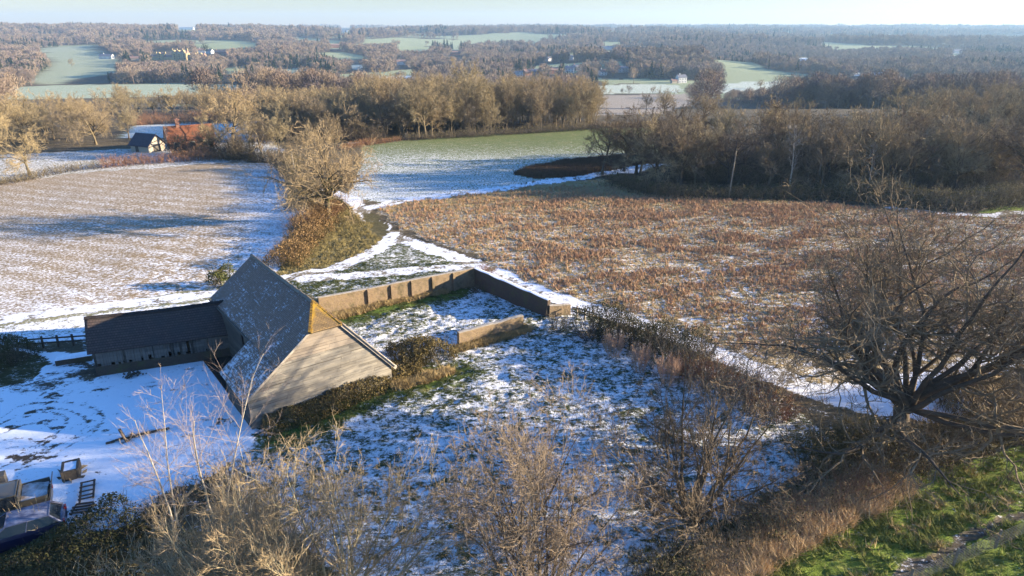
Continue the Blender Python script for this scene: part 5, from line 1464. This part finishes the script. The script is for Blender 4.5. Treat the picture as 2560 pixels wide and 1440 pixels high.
# shrubby hedge along the foreground
def near_hedge(px, h, w, label, sm, tm, dens, seed, lf=None, ln=0, name='hedge'):
    return hedge(name, px, h, w, label, sm, tm, dens, seed, lf, ln, hvar=.6)
near_hedge([(-40, 1500), (120, 1420), (230, 1360), (330, 1300)], 1.5, 3.2, 'dark clipped evergreen hedge in the bottom left corner below the cars', M['dark_bark'], M['dark_twig'], 20, 31, M['dark_bramble'], 900)
near_hedge([(330, 1330), (430, 1270), (520, 1230), (620, 1200)], 1.2, 2.2, 'tangled brown scrub under the two young ash trees', M['wood_bark'], M['wood_twig'], 40, 32, M['dark_bramble'], 60)
near_hedge([(120, 1480), (330, 1420), (520, 1380), (700, 1370)], 1.5, 2.4, 'tangled pale-stemmed scrub along the bottom left of the picture', M['hazel_bark'], M['dark_twig'], 22, 33, M['bramble'], 120)
near_hedge([(60, 1340), (90, 1335), (120, 1330)], 1.7, 1.2, 'yellow-stemmed dogwood in front of the blue hatchback', M['hazel_bark'], M['hazel_twig'], 26, 34)
near_hedge([(1600, 1470), (1720, 1400), (1850, 1340), (1960, 1290)], 1.6, 2.6, 'pale-twigged scrub around the foot of the dark many-stemmed tree', M['dark_bark'], M['wood_twig'], 55, 35, M['dark_bramble'], 90)
near_hedge([(1850, 1330), (1980, 1275), (2080, 1240), (2180, 1200)], 1.6, 2.6, 'brown tangled hedge between the foreground trees and the big oak', M['red_twig'], M['wood_twig'], 55, 36, M['bramble'], 60)
near_hedge([(2150, 1195), (2250, 1150), (2360, 1120), (2480, 1075), (2640, 1030)], 2.0, 3.0, 'brown bramble hedge at the foot of the big oak', M['dark_bark'], M['oak_twig'], 55, 37, M['bramble'], 160)
near_hedge([(1990, 1160), (2080, 1150), (2160, 1130), (2230, 1110)], 1.7, 3.4, 'olive undergrowth behind the big oak trunk beside the snowy lane', M['bramble'], M['bramble'], 60, 38, M['bramble'], 260)
near_hedge([(2330, 1010), (2440, 1000), (2560, 975), (2660, 950)], 2.6, 3.0, 'grey-twigged hedge beyond the snowy lane at the right edge', M['dark_bark'], M['wood_twig'], 70, 39, M['bramble'], 60)
for px, py, h, lab in ((2330, 1125, 2.4, 'pale grey lichen-covered bush right of the big oak trunk'), (2520, 1090, 4.5, 'grey spreading thorn bush at the right edge beside the grass verge')):
    p = at(px, py); plant('shrub', 2, p.x, p.y, h, px, 'thorn_bush', lab, 'bush', wide=1.4)


# ------------------------------------------------------------------ houses
HOUSE_PX = []
def house(px, py, w, d, h, rh, rz, wall, roof, label, chim=1, wins=0, name='house', cat='house', clear=(14, 12)):
    p = at(px, py)
    r = empty(name, (p.x, p.y, p.z - .2), rz, label, cat)
    g = Geo()
    V = [(-w / 2, -d / 2, -1.5), (w / 2, -d / 2, -1.5), (w / 2, d / 2, -1.5), (-w / 2, d / 2, -1.5), (-w / 2, -d / 2, h), (w / 2, -d / 2, h), (w / 2, d / 2, h), (-w / 2, d / 2, h), (-w / 2, 0, h + rh - .12), (w / 2, 0, h + rh - .12)]
    g.add(V, [(0, 1, 5, 4), (1, 2, 6, 5), (2, 3, 7, 6), (3, 0, 4, 7)], [(5, 6, 9), (7, 4, 8)])
    o = g.build('wall', M[wall], r)
    if wall.endswith('brick'): box_uv(o)
    o_ = .35; k = rh / (d / 2)
    g = Geo()
    for s in (-1, 1):
        a = [(-w / 2 - o_, s * (d / 2 + o_), h - o_ * k), (w / 2 + o_, s * (d / 2 + o_), h - o_ * k), (w / 2 + o_, 0, h + rh), (-w / 2 - o_, 0, h + rh)]
        b = [(x, y, z - .15) for x, y, z in a]
        g.add(a + b, [(0, 1, 2, 3), (7, 6, 5, 4), (0, 4, 5, 1), (1, 5, 6, 2), (3, 7, 4, 0)])
    ro = g.build('roof', M[roof], r)
    if M[roof].name.endswith('tiles') or roof == 'slate': box_uv(ro)
    for k_ in range(chim):
        x = (-w / 2 + .5 + k_ * (w - 1.0) / max(chim - 1, 1)) if chim > 1 else -w * .22
        c = Geo().box(x - .4, x + .4, -.4, .4, h + rh - .9, h + rh + 1.15).box(x - .47, x + .47, -.47, .47, h + rh + 1.15, h + rh + 1.35).box(x - .15, x + .15, -.15, .15, h + rh + 1.35, h + rh + 1.65)
        c.build('chimney', M['brick_wall'] if wall != 'white_wall' else M[wall], ro)
    for k_ in range(wins):
        x = -w / 2 + w * (k_ + .5) / wins
        for z in ([h * .25, h * .7] if h > 4 else [h * .45]):
            f = Geo().box(x - .55, x + .55, -d / 2 - .05, -d / 2 + .02, z - .6, z + .6).build('window', M['white_wall'], r)
            Geo().box(x - .46, x + .46, -d / 2 - .07, -d / 2 - .052, z - .5, z + .5).build('pane', M['window_glass'], f)
        if k_ == 0 and h > 4:
            Geo().box(w / 2 - .02, w / 2 + .06, -.6, .6, h * .6, h * .6 + 1.2).build('window', M['window_glass'], r)
    if clear: HOUSE_PX.append([(px - clear[0], py + 6), (px + clear[0], py + 6), (px + clear[0], py - clear[1]), (px - clear[0], py - clear[1])])
    return r
H = house
fh = H(478, 366, 9, 5.0, 2.3, 2.5, math.radians(32), 'brick_wall', 'red_tiles', 'brick farmhouse with an orange tiled roof and tall chimney among dark trees', 1, 3, 'farmhouse', 'house', None)
H(372, 377, 5.2, 4.0, 1.9, 1.9, math.radians(-24), 'pale_wall', 'slate', 'small outbuilding with a dark slate roof and cream gable left of the farmhouse', 0, 0, 'garage', 'garage', None)
for s_ in range(1):
    gar = [o for o in bpy.data.objects if o.name == 'garage'][0]
    Geo().box(2.57, 2.65, -.85, .85, 0, 1.7).build('garage_door', M['dark_boards'], gar); Geo().box(-1.2, -.4, -2.08, -2.0, .2, 1.7).build('side_door', M['dark_boards'], gar)
box_uv(gar.children[-1]); box_uv(gar.children[-2])
H(1290, 190, 17, 9, 5.5, .8, .05, 'white_wall', 'far_slate', 'flat white modern house at the left end of the village row', 0, 4)
H(1318, 190, 9, 8, 5.2, 3.0, .4, 'brick_wall', 'far_roof', 'brick house beside the flat white house in the village row', 1, 2)
H(1338, 188, 11, 8, 5, 2.8, .1, 'grey_wall', 'far_slate', 'grey slate-roofed house, third in the village row', 1, 3)
H(1384, 184, 12, 8, 5, 2.8, .2, 'brick_wall', 'far_roof', 'pinkish brick house in the middle of the village row', 1, 3)
H(1424, 180, 11, 8, 5, 2.4, -.2, 'white_wall', 'far_slate', 'white house among dark pines in the village', 1, 3)
H(1438, 176, 8, 7, 5, 2.4, .5, 'pale_wall', 'far_slate', 'cream house just behind the white house among pines', 1, 2)
H(1506, 188, 9, 7, 4.6, 2.4, .4, 'white_wall', 'far_roof', 'small white cottage left of the wooded knoll', 1, 2)
H(1556, 180, 20, 8, 5, 2.4, .1, 'white_wall', 'far_slate', 'long white house at the foot of the wooded knoll', 2, 5)
H(1702, 207, 9.5, 8, 6.2, 2.6, .25, 'white_wall', 'far_slate', 'tall white house with a chimney above the pale meadow', 1, 3)
H(1684, 208, 6, 5, 3, 2.0, .25, 'pale_wall', 'far_roof', 'low outbuilding left of the tall white house', 0, 0)
H(1138, 138, 22, 9, 5, 3.0, .2, 'brick_wall', 'far_roof', 'red-roofed house on the wooded slope above the middle wood', 2, 4)
H(1372, 153, 8, 7, 5, 2.4, .7, 'white_wall', 'far_slate', 'small white house high among trees, left one of two', 0, 0)
H(1427, 150, 7, 7, 6, 2.4, .7, 'white_wall', 'far_slate', 'small white house high among trees, right one of two', 0, 0)
H(1520, 124, 55, 14, 6, 1.5, .0, 'white_wall', 'far_slate', 'long low white shed far off in the hazy woods', 0, 0, 'shed', 'shed')
H(2390, 134, 34, 12, 6, 3, .1, 'white_wall', 'far_slate', 'pale farm building in the hazy woods at the right', 0, 0)
H(268, 147, 22, 9, 5, 3, -.1, 'white_wall', 'far_slate', 'white cottage at the edge of the sloping green field', 1, 3)
H(338, 151, 14, 8, 4, 3, .2, 'pale_wall', 'far_roof', 'small cream house between the white cottage and the manor', 1, 2)
H(505, 132, 15, 9, 5, 3, .1, 'white_wall', 'far_roof', 'white house under the dark round tree above the manor', 1, 3)
H(525, 134, 12, 8, 5, 3, -.3, 'white_wall', 'far_slate', 'white gabled house to the right of the dark round tree', 1, 2)
H(556, 135, 24, 9, 4, 3, -.2, 'brick_wall', 'far_roof', 'row of red-roofed cottages right of the white gabled house', 2, 4)
H(838, 120, 20, 10, 6, 3, .2, 'brick_wall', 'far_roof', 'brick house below the green hillside field', 1, 0)
H(1003, 162, 14, 9, 5, 3, .2, 'white_wall', 'far_roof', 'white-walled house with a red roof behind the middle wood', 1, 2)
H(468, 74, 90, 20, 12, 4, 0, 'white_wall', 'far_slate', 'large white mansion on the skyline among conifers', 2, 0, clear=(26, 14))
H(864, 80, 30, 14, 8, 3, 0, 'white_wall', 'far_slate', 'small white house on the skyline', 0, 0)
# the yellow stone manor
p = at(428, 150)
mn = empty('manor_house', (p.x, p.y, p.z), -.06, 'long yellow stone manor house with gables and tall chimneys on the wooded slope', 'manor')
def wing(x0, x1, d, h, rh, gables, y=0):
    g = Geo().box(x0, x1, y - d / 2, y + d / 2, -4, h); w_ = g.build('wing', M['manor_stone'], mn)
    g = Geo().prism([(x0 - .3, y - d / 2 - .3, h), (x0 - .3, y + d / 2 + .3, h), (x0 - .3, y, h + rh)], (x1 - x0 + .6, 0, 0)); g.build('roof', M['far_roof'], w_)
    for k in range(gables):
        gx_ = x0 + (x1 - x0) * (k + .5) / gables; gw = (x1 - x0) / gables * .42
        Geo().prism([(gx_ - gw, y - d / 2 - .6, 0), (gx_ + gw, y - d / 2 - .6, 0), (gx_ + gw, y - d / 2 - .6, h), (gx_, y - d / 2 - .6, h + rh * 1.05), (gx_ - gw, y - d / 2 - .6, h)], (0, d / 2, 0)).build('gable', M['manor_stone'], w_)
        for z in (1.6, 4.6, 7.4):
            if z < h: Geo().box(gx_ - 1.0, gx_ + 1.0, y - d / 2 - .68, y - d / 2 - .62, z, z + 1.5).build('window', M['window_glass'], w_)
    return w_
wing(-36, -14, 10, 5.5, 3, 0); wing(-20, -11, 9, 9, 3, 1, -1); wing(6, 30, 12, 10, 5, 3); wing(-11, 6, 10, 5, 3, 0, 1); wing(38, 56, 10, 7, 4, 2, 4)
for x in (-24, -9, 4, 12, 21, 29, 45): Geo().box(x - .8, x + .8, .5, 2.1, 4, 17.5 if 0 < x < 35 else 12.5).build('chimney', M['manor_stone'], mn)
HOUSE_PX.append([(375, 152), (482, 152), (482, 128), (375, 128)])

# ------------------------------------------------------------------ far trees: one masses of woodland, drawn from a few small tree shapes
def far_tree(seed, h, wd, n, kind):
    r = np.random.default_rng(seed)
    g = Geo()
    ks = np.linspace(0, 1, 3)
    g.tubes(np.stack([0 * ks, 0 * ks, ks * h * .6], 1)[None], (h * .022 * (1 - .5 * ks))[None], 4)
    if kind == 'conifer':
        t = r.uniform(0, 1, n) ** .7; z = h * (.12 + .86 * t); az = r.uniform(0, 6.28, n); R_ = wd * (1 - t) ** .8 * r.uniform(.5, 1, n)
        A = np.stack([R_ * .15 * np.cos(az), R_ * .15 * np.sin(az), z + .3], 1); B = np.stack([R_ * np.cos(az), R_ * np.sin(az), z - .1 * R_], 1)
        g.spikes(A, B, .9, r)
    else:
        nl = 9                                                   # clumps of twigs on a handful of limbs
        lc = unit(r.normal(size=(nl, 3)) + np.array([0, 0, .5])) * np.array([wd * .55, wd * .55, h * .30]) + np.array([0, 0, h * .58])
        li = r.integers(0, nl, n)
        u = unit(r.normal(size=(n, 3)))
        A = lc[li] + u * np.array([wd * .42, wd * .42, h * .2]) * (r.uniform(.2, 1, (n, 1)) ** .5)
        cdir = unit(A - np.array([0, 0, h * .35]))
        B = A + unit(cdir + .5 * r.normal(size=(n, 3))) * (h * (.085 if kind == 'fine' else .13)) * r.uniform(.6, 1.3, (n, 1))
        g.spikes(A, B, (.13 if kind == 'fine' else .36) * h / 12, r)
        P = np.stack([np.array([[0, 0, h * .3]] * nl), (lc * .5 + np.array([0, 0, h * .22])), lc], 1)
        g.tubes(P, np.full((nl, 3), h * .008) * np.array([1.2, 1, .5]), 3)
    return g
SRC = bpy.data.collections.new('far_tree_shapes')                 # not linked to the scene: only the shapes the woods are made of
def src(name, g, m):
    me = g.mesh(name); me.materials.append(m)
    o = bpy.data.objects.new(name, me); SRC.objects.link(o)
    return o
far_src = [src('far_tree', far_tree(540 + k, 12, 5.6, 1500, 'fine'), M['far_twig']) for k in range(4)]
near_src, far_src = far_src, [src('far_tree', far_tree(500 + k, 12, 6.2 if k < 5 else 3.8, 460, 'round'), M['far_twig']) for k in range(7)]
far_con = [src('far_conifer', far_tree(520 + k, 14, 3.6 + k, 260, 'conifer'), M['conifer']) for k in range(2)]

def woods(name, pts, rot, scl, idx, sources, label, cat='woodland'):
    me = bpy.data.meshes.new(name)
    me.vertices.add(len(pts)); me.vertices.foreach_set('co', np.asarray(pts, np.float32).ravel())
    for an, ty, arr in (('rot', 'FLOAT', rot), ('scl', 'FLOAT', scl), ('idx', 'INT', idx)):
        a = me.attributes.new(an, ty, 'POINT'); a.data.foreach_set('value', np.asarray(arr, np.int32 if ty == 'INT' else np.float32))
    o = bpy.data.objects.new(name, me); COL.objects.link(o)
    tag(o, label, cat, None, 'stuff')
    ng = bpy.data.node_groups.new(name, 'GeometryNodeTree')
    ng.interface.new_socket('Geometry', in_out='INPUT', socket_type='NodeSocketGeometry')
    ng.interface.new_socket('Geometry', in_out='OUTPUT', socket_type='NodeSocketGeometry')
    N, Lk = ng.nodes.new, ng.links.new
    gi, go = N('NodeGroupInput'), N('NodeGroupOutput')
    def attr(nm, ty):
        x = N('GeometryNodeInputNamedAttribute'); x.data_type = ty; x.inputs[0].default_value = nm
        return [s for s in x.outputs if s.enabled and s.name == 'Attribute'][0]
    sv, rv, iv = attr('scl', 'FLOAT'), attr('rot', 'FLOAT'), attr('idx', 'INT')
    cx = N('ShaderNodeCombineXYZ'); Lk(rv, cx.inputs[2])
    join = N('GeometryNodeJoinGeometry')
    for k, s in enumerate(sources):
        oi = N('GeometryNodeObjectInfo'); oi.inputs['Object'].default_value = s; oi.inputs['As Instance'].default_value = True
        cmp_ = N('FunctionNodeCompare'); cmp_.data_type = 'INT'; cmp_.operation = 'EQUAL'
        ins = [q for q in cmp_.inputs if q.enabled]
        Lk(iv, ins[0]); ins[1].default_value = k
        ip = N('GeometryNodeInstanceOnPoints')
        Lk(gi.outputs[0], ip.inputs['Points']); Lk(cmp_.outputs[0], ip.inputs['Selection']); Lk(oi.outputs['Geometry'], ip.inputs['Instance'])
        Lk(cx.outputs[0], ip.inputs['Rotation']); Lk(sv, ip.inputs['Scale'])
        Lk(ip.outputs[0], join.inputs[0])
    Lk(join.outputs[0], go.inputs[0])
    md = o.modifiers.new('woods', 'NODES'); md.node_group = ng
    return o

FIELDS_PX = [[(-60, 246), (-60, 222), (150, 213), (420, 209), (660, 213), (640, 226), (420, 240), (200, 242)],
             [(70, 203), (112, 178), (132, 150), (100, 138), (150, 126), (232, 124), (288, 148), (300, 180), (200, 193), (140, 208)],
             [(92, 130), (97, 121), (200, 117), (230, 111), (230, 121), (150, 129)],
             [(472, 112), (560, 101), (648, 109), (638, 119), (520, 123)], [(547, 172), (600, 166), (632, 180), (570, 185)], [(692, 93), (770, 96), (856, 104), (800, 103)],
             [(672, 176), (760, 171), (795, 180), (720, 188)], [(792, 133), (850, 131), (935, 146), (850, 149)], [(990, 118), (1078, 117), (1068, 127), (992, 125)],
             [(780, 200), (900, 196), (1005, 190), (1080, 192), (1015, 198), (810, 207)], [(852, 166), (922, 161), (900, 174)], [(1142, 150), (1178, 149), (1174, 155)], [(1312, 130), (1353, 128), (1350, 133)],
             [(1465, 217), (1560, 211), (1695, 213), (1695, 231), (1482, 235)], [(1740, 217), (1850, 206), (2005, 203), (2025, 211), (1900, 224), (1765, 234)],
             [(2132, 183), (2208, 181), (2226, 188), (2132, 191)], [(1982, 147), (2028, 145), (2023, 151), (1986, 151)], [(2172, 201), (2256, 199), (2290, 204), (2182, 205)],
             [(2470, 247), (2620, 238), (2620, 260), (2510, 260)], [(1507, 105), (1558, 107), (1553, 111), (1516, 111)], [(1478, 241), (1712, 236), (1700, 262), (1640, 282), (1500, 286)]] + HOUSE_PX
r7 = np.random.default_rng(77)
pts, hts = [], []
for y0, y1, sp in ((225, 420, 7.0), (420, 700, 7.5), (700, 1150, 8.5), (1150, 1700, 11.0), (1700, 3600, 17.0), (3600, 6600, 34.0)):
    ys = np.arange(y0, y1, sp)
    for y in ys:
        xs = np.arange(-.86 * y - 40, .86 * y + 40, sp)
        xs = xs + r7.uniform(-.5, .5, len(xs)) * sp
        yy = y + r7.uniform(-.5, .5, len(xs)) * sp
        pts.append(np.stack([xs, yy, np.full(len(xs), sp)], 1))
pts = np.vstack(pts)
x, y = pts[:, 0], pts[:, 1]
z = terrain(x, y)
hgt = (11.5 + 5.0 * (fbm(x / 90, y / 90, 201, 2) - .5) * 2) * r7.uniform(.75, 1.2, len(x))
ok = np.ones(len(x), bool)
for f in (0.0, .35, .7, .95):
    px_, py_, w_ = project(x, y, z + hgt * f)
    for fp_ in FIELDS_PX: ok &= ~inside(px_, py_, fp_)
gi_ = np.clip(np.searchsorted(gx, x) - 1, 0, NXg - 1); gj_ = np.clip(np.searchsorted(gy, y) - 1, 0, NYg - 1)
zz_ = zone[gj_ * NXg + gi_]
ok &= (zz_ == NAMES.index('ground'))
px0, py0, _w = project(x, y, z)
# nothing in front of the middle-distance copses that the photograph shows open
ok &= ~((y < 330) & (px0 < 1480) & (px0 > 640)) & ~((y < 430) & (px0 < 640) & (py0 > 300))
ok &= ~((y < 560) & (px0 > 1440) & (px0 < 1760) & (fbm(x / 60, y / 30, 9) < .75)) & ~((px0 > 1700) & (y < 330))
open_ = fbm(x / 160, y / 240, 211, 3) > .585                       # clearings
ok &= ~(open_ & (y > 450))
x, y, z, hgt = x[ok], y[ok], z[ok], hgt[ok]
px0, py0, _w = project(x, y, z)
con = (fbm(x / 150, y / 190, 221, 3) > .64) & (r7.random(len(x)) < .55)
con |= (px0 > 1380) & (px0 < 2000) & (py0 < 185) & (r7.random(len(x)) < .08)
con |= r7.random(len(x)) < .015
con &= y > 620
scl = 1.1 * hgt / 12.0 * np.where(y > 1700, 1.35, 1.0) * np.where(y > 3600, 1.3, 1.0)
sink = np.where(y > 3600, .3, .1) * hgt * .3
n_far = len(x)
P3 = np.stack([x, y, z - sink], 1); ro_ = r7.uniform(0, 6.28, n_far)
valley = (y < 760) & ~con
hill = (y >= 760) & ~con
for nm, m_, srcs, lab in (('valley_woodland', valley, near_src, 'bare grey-brown woodland on the valley floor beyond the middle wood'),
                          ('hillside_woodland', hill, far_src, 'hazy purple-brown winter woodland covering the far hills to the skyline'),
                          ('conifer_woodland', con, far_con, 'dark green conifers scattered through the far winter woods')):
    woods(nm, P3[m_], ro_[m_], scl[m_], r7.integers(0, len(srcs), int(m_.sum())), srcs, lab)
print('FAR', n_far)
# single field trees out in the valley
for px, py, h, k_, lab in ((180, 168, 13, 'round', 'lone round tree in the middle of the sloping green field far left'), (124, 172, 12, 'round', 'pale tree at the left edge of the sloping green field'),
                           (1572, 236, 9, 'round', 'bare tree with two stems on the hedge line of the pale meadow'), (1632, 236, 8, 'round', 'rounder bush-like tree right of the two-stemmed one in the pale meadow'), (1555, 236, 6, 'round', 'small bush left of the two-stemmed tree in the pale meadow'),
                           (1648, 236, 4, 'dark', 'small dark tree on the hedge line at the right end of the pale meadow'),
                           (1480, 236, 8, 'round', 'round tree at the left corner of the pale meadow'), (1660, 284, 10, 'oak', 'spreading tree at the lower edge of the ploughed field'), (1615, 284, 8, 'round', 'round brownish tree at the lower left of the ploughed field'),
                           (1740, 230, 10, 'round', 'tree right of the tall white house'), (1900, 222, 10, 'oak', 'bare tree in front of the right-hand pale meadow'), (1760, 300, 9, 'oak', 'bare oak beyond the left half of the right clump')):
    p = at(px, py); plant(k_, 1, p.x, p.y, h, px, 'field_tree', lab)
p = at(515, 134); plant('oak', 1, p.x, p.y, 20, 0, 'cedar_tree', 'large dark round evergreen standing above the manor', wide=.9)
for ch in [o for o in bpy.data.objects if o.name.startswith('cedar_tree')][0].children:
    if ch.name.startswith('crown'): ch.data = ch.data.copy(); ch.data.materials.clear(); ch.data.materials.append(M['conifer'])

# ------------------------------------------------------------------ weeds, tussocks and dry grass (realised in one mesh each)
def scatter_mesh(name, base_v, base_t, pos, rz, sc, mat, label, cat, lean=None):
    n, m = len(pos), len(base_v)
    c, s = np.cos(rz), np.sin(rz)
    bv = base_v[None] * sc[:, None, None]
    V = np.stack([bv[..., 0] * c[:, None] - bv[..., 1] * s[:, None], bv[..., 0] * s[:, None] + bv[..., 1] * c[:, None], bv[..., 2]], -1) + pos[:, None, :]
    T = base_t[None] + (np.arange(n) * m)[:, None, None]
    o = Geo().add(V.reshape(-1, 3), None, T.reshape(-1, 3)).build(name, mat)
    return tag(o, label, cat, None, 'stuff')
def ground_z(px, py):
    i = np.clip(np.searchsorted(gx, px) - 1, 0, NXg - 2); j = np.clip(np.searchsorted(gy, py) - 1, 0, NYg - 2)
    return Z[j * NXg + i], zone[j * NXg + i], (j * NXg + i)
def tuft(seed, n, h, spread, w, leanout=.5):
    r = np.random.default_rng(seed)
    A = r.normal(0, spread * .35, (n, 3)); A[:, 2] = -.03
    B = A + np.stack([r.normal(0, leanout * h, n), r.normal(0, leanout * h, n), h * r.uniform(.55, 1.0, n)], 1)
    g = Geo().spikes(A, B, w, r)
    return np.vstack(g.v), np.vstack(g.t)
def spread_pts(n, x0, x1, y0, y1, rng, keep):
    x = rng.uniform(x0, x1, n); y = rng.uniform(y0, y1, n)
    z, zn, k = ground_z(x, y)
    m = keep(x, y, zn, k)
    return np.stack([x[m], y[m], z[m]], 1)
r9 = np.random.default_rng(99)
bf = NAMES.index('brown_field')
P_ = spread_pts(150000, -25, 95, 48, 108, r9, lambda x, y, zn, k: (zn == bf) & (r9.random(len(x)) < .16 + .80 * dens[k]))
v_, t_ = tuft(1, 7, .50, .30, .055, .2)
scatter_mesh('dead_dock_stalks', v_, t_, P_, r9.uniform(0, 6.28, len(P_)), r9.uniform(.4, 1.35, len(P_)), M['dock'], 'upright rust-brown dead weed stalks in patches over the frosty field', 'weeds')
print('DOCK', len(P_))
P_ = spread_pts(60000, -30, 95, 46, 112, r9, lambda x, y, zn, k: (zn == bf) & (r9.random(len(x)) < .75))
v_, t_ = tuft(2, 7, .26, .3, .06, .5)
scatter_mesh('dry_field_grass', v_, t_, P_, r9.uniform(0, 6.28, len(P_)), r9.uniform(.6, 1.3, len(P_)), M['dry_grass'], 'yellowish dry grass tufts between the weed stalks', 'grass')
wp = NAMES.index('weed_patch_ground')
P_ = spread_pts(60000, -2, 40, 105, 135, r9, lambda x, y, zn, k: (zn == wp))
v_, t_ = tuft(3, 6, .8, .3, .09, .15)
scatter_mesh('dark_weed_stalks', v_, t_, P_, r9.uniform(0, 6.28, len(P_)), r9.uniform(.6, 1.2, len(P_)), M['dark_dock'], 'dark brown weed stalks in the pointed patch by the meadow', 'weeds')
gv2 = NAMES.index('grass_verge'); hb2 = NAMES.index('hedge_bank')
P_ = spread_pts(26000, -2, 50, 18, 46, r9, lambda x, y, zn, k: (zn == gv2) & (r9.random(len(x)) < .15 + .85 * sstep((fbm(x / 1.6, y / 1.6, 301) - .45) / .2)))
v_, t_ = tuft(4, 22, .34, .32, .035, .55)
scatter_mesh('verge_tussocks', v_, t_, P_, r9.uniform(0, 6.28, len(P_)), r9.uniform(.5, 1.4, len(P_)), M['green_grass'], 'green and yellow grass tussocks on the verge along the footpath', 'grass')
P_ = spread_pts(9000, -2, 50, 18, 46, r9, lambda x, y, zn, k: (zn == gv2) & (r9.random(len(x)) < .05 + .95 * sstep((fbm(x / 2.1 + 5, y / 2.1, 311) - .52) / .15)))
scatter_mesh('verge_dry_tufts', v_, t_, P_, r9.uniform(0, 6.28, len(P_)), r9.uniform(.5, 1.4, len(P_)), M['dry_grass'], 'straw-yellow dry grass tufts on the sunny verge', 'grass')
edge_l = np.array([tuple(at(*q))[:2] for q in [(1800, 1440), (1960, 1340), (2100, 1270), (2230, 1215)]])
P_ = spread_pts(14000, 5, 30, 22, 40, r9, lambda x, y, zn, k: (dist_line(x, y, edge_l) < 1.2) & (r9.random(len(x)) < .8))
v_, t_ = tuft(5, 26, .7, .4, .03, .45)
scatter_mesh('straw_clumps', v_, t_, P_, r9.uniform(0, 6.28, len(P_)), r9.uniform(.5, 1.3, len(P_)), M['straw'], 'pale straw clumps where the hedge meets the grass verge', 'grass')
tb = NAMES.index('track_bank')
P_ = spread_pts(30000, -45, 0, 60, 105, r9, lambda x, y, zn, k: (zn == tb) & (r9.random(len(x)) < .8))
v_, t_ = tuft(6, 12, .30, .35, .05, .5)
scatter_mesh('bank_grass', v_, t_, P_, r9.uniform(0, 6.28, len(P_)), r9.uniform(.5, 1.3, len(P_)), M['bank_blade'], 'rough olive grass on the bank inside the curving track', 'grass')
wl = [wall_foot, np.array([tuple(at(*q))[:2] for q in [(1150, 872), (1230, 850), (1312, 828)]]), np.array([tuple(at(*q))[:2] for q in [(1000, 965), (1060, 950), (1115, 930)]])]
P_ = spread_pts(120000, -20, 8, 40, 66, r9, lambda x, y, zn, k: np.minimum(np.minimum(dist_line(x, y, wl[0]), dist_line(x, y, wl[1])), dist_line(x, y, wl[2])) < .55)
v_, t_ = tuft(7, 14, .42, .3, .035, .45)
scatter_mesh('wall_foot_grass', v_, t_, P_, r9.uniform(0, 6.28, len(P_)), r9.uniform(.4, 1.3, len(P_)), M['dry_grass'], 'dry grass growing along the foot of the brick walls', 'grass')
pdz = NAMES.index('paddock')
P_ = spread_pts(260000, -24, 26, 24, 70, r9, lambda x, y, zn, k: (zn == pdz) & (r9.random(len(x)) < np.clip(.62 - .85 * snow[k], .03, 1) * (.25 + 1.5 * sstep((fbm(x / .5, y / .4, 331, 3) - .42) / .2))))
v_, t_ = tuft(8, 7, .12, .15, .03, .6)
scatter_mesh('paddock_grass', v_, t_, P_, r9.uniform(0, 6.28, len(P_)), r9.uniform(.5, 1.5, len(P_)), M['paddock_blade'], 'short dark green grass poking through the thin snow of the yard and paddock', 'grass')
print('PADDOCK', len(P_))

# ------------------------------------------------------------------ the air between: one even box of haze
hz = Geo().box(-6500, 6500, -90, 7400, -60, 140).build('haze', bpy.data.materials.new('haze_air'))
hm = hz.data.materials[0]; hm.use_nodes = True
nt = hm.node_tree; nt.nodes.clear()
vo = nt.nodes.new('ShaderNodeVolumePrincipled'); out = nt.nodes.new('ShaderNodeOutputMaterial')
vo.inputs['Color'].default_value = (0.44, 0.70, 1.0, 1)
vo.inputs['Density'].default_value = 0.000115
vo.inputs['Anisotropy'].default_value = 0.2
nt.links.new(vo.outputs[0], out.inputs['Volume'])
hz['kind'] = 'stuff'
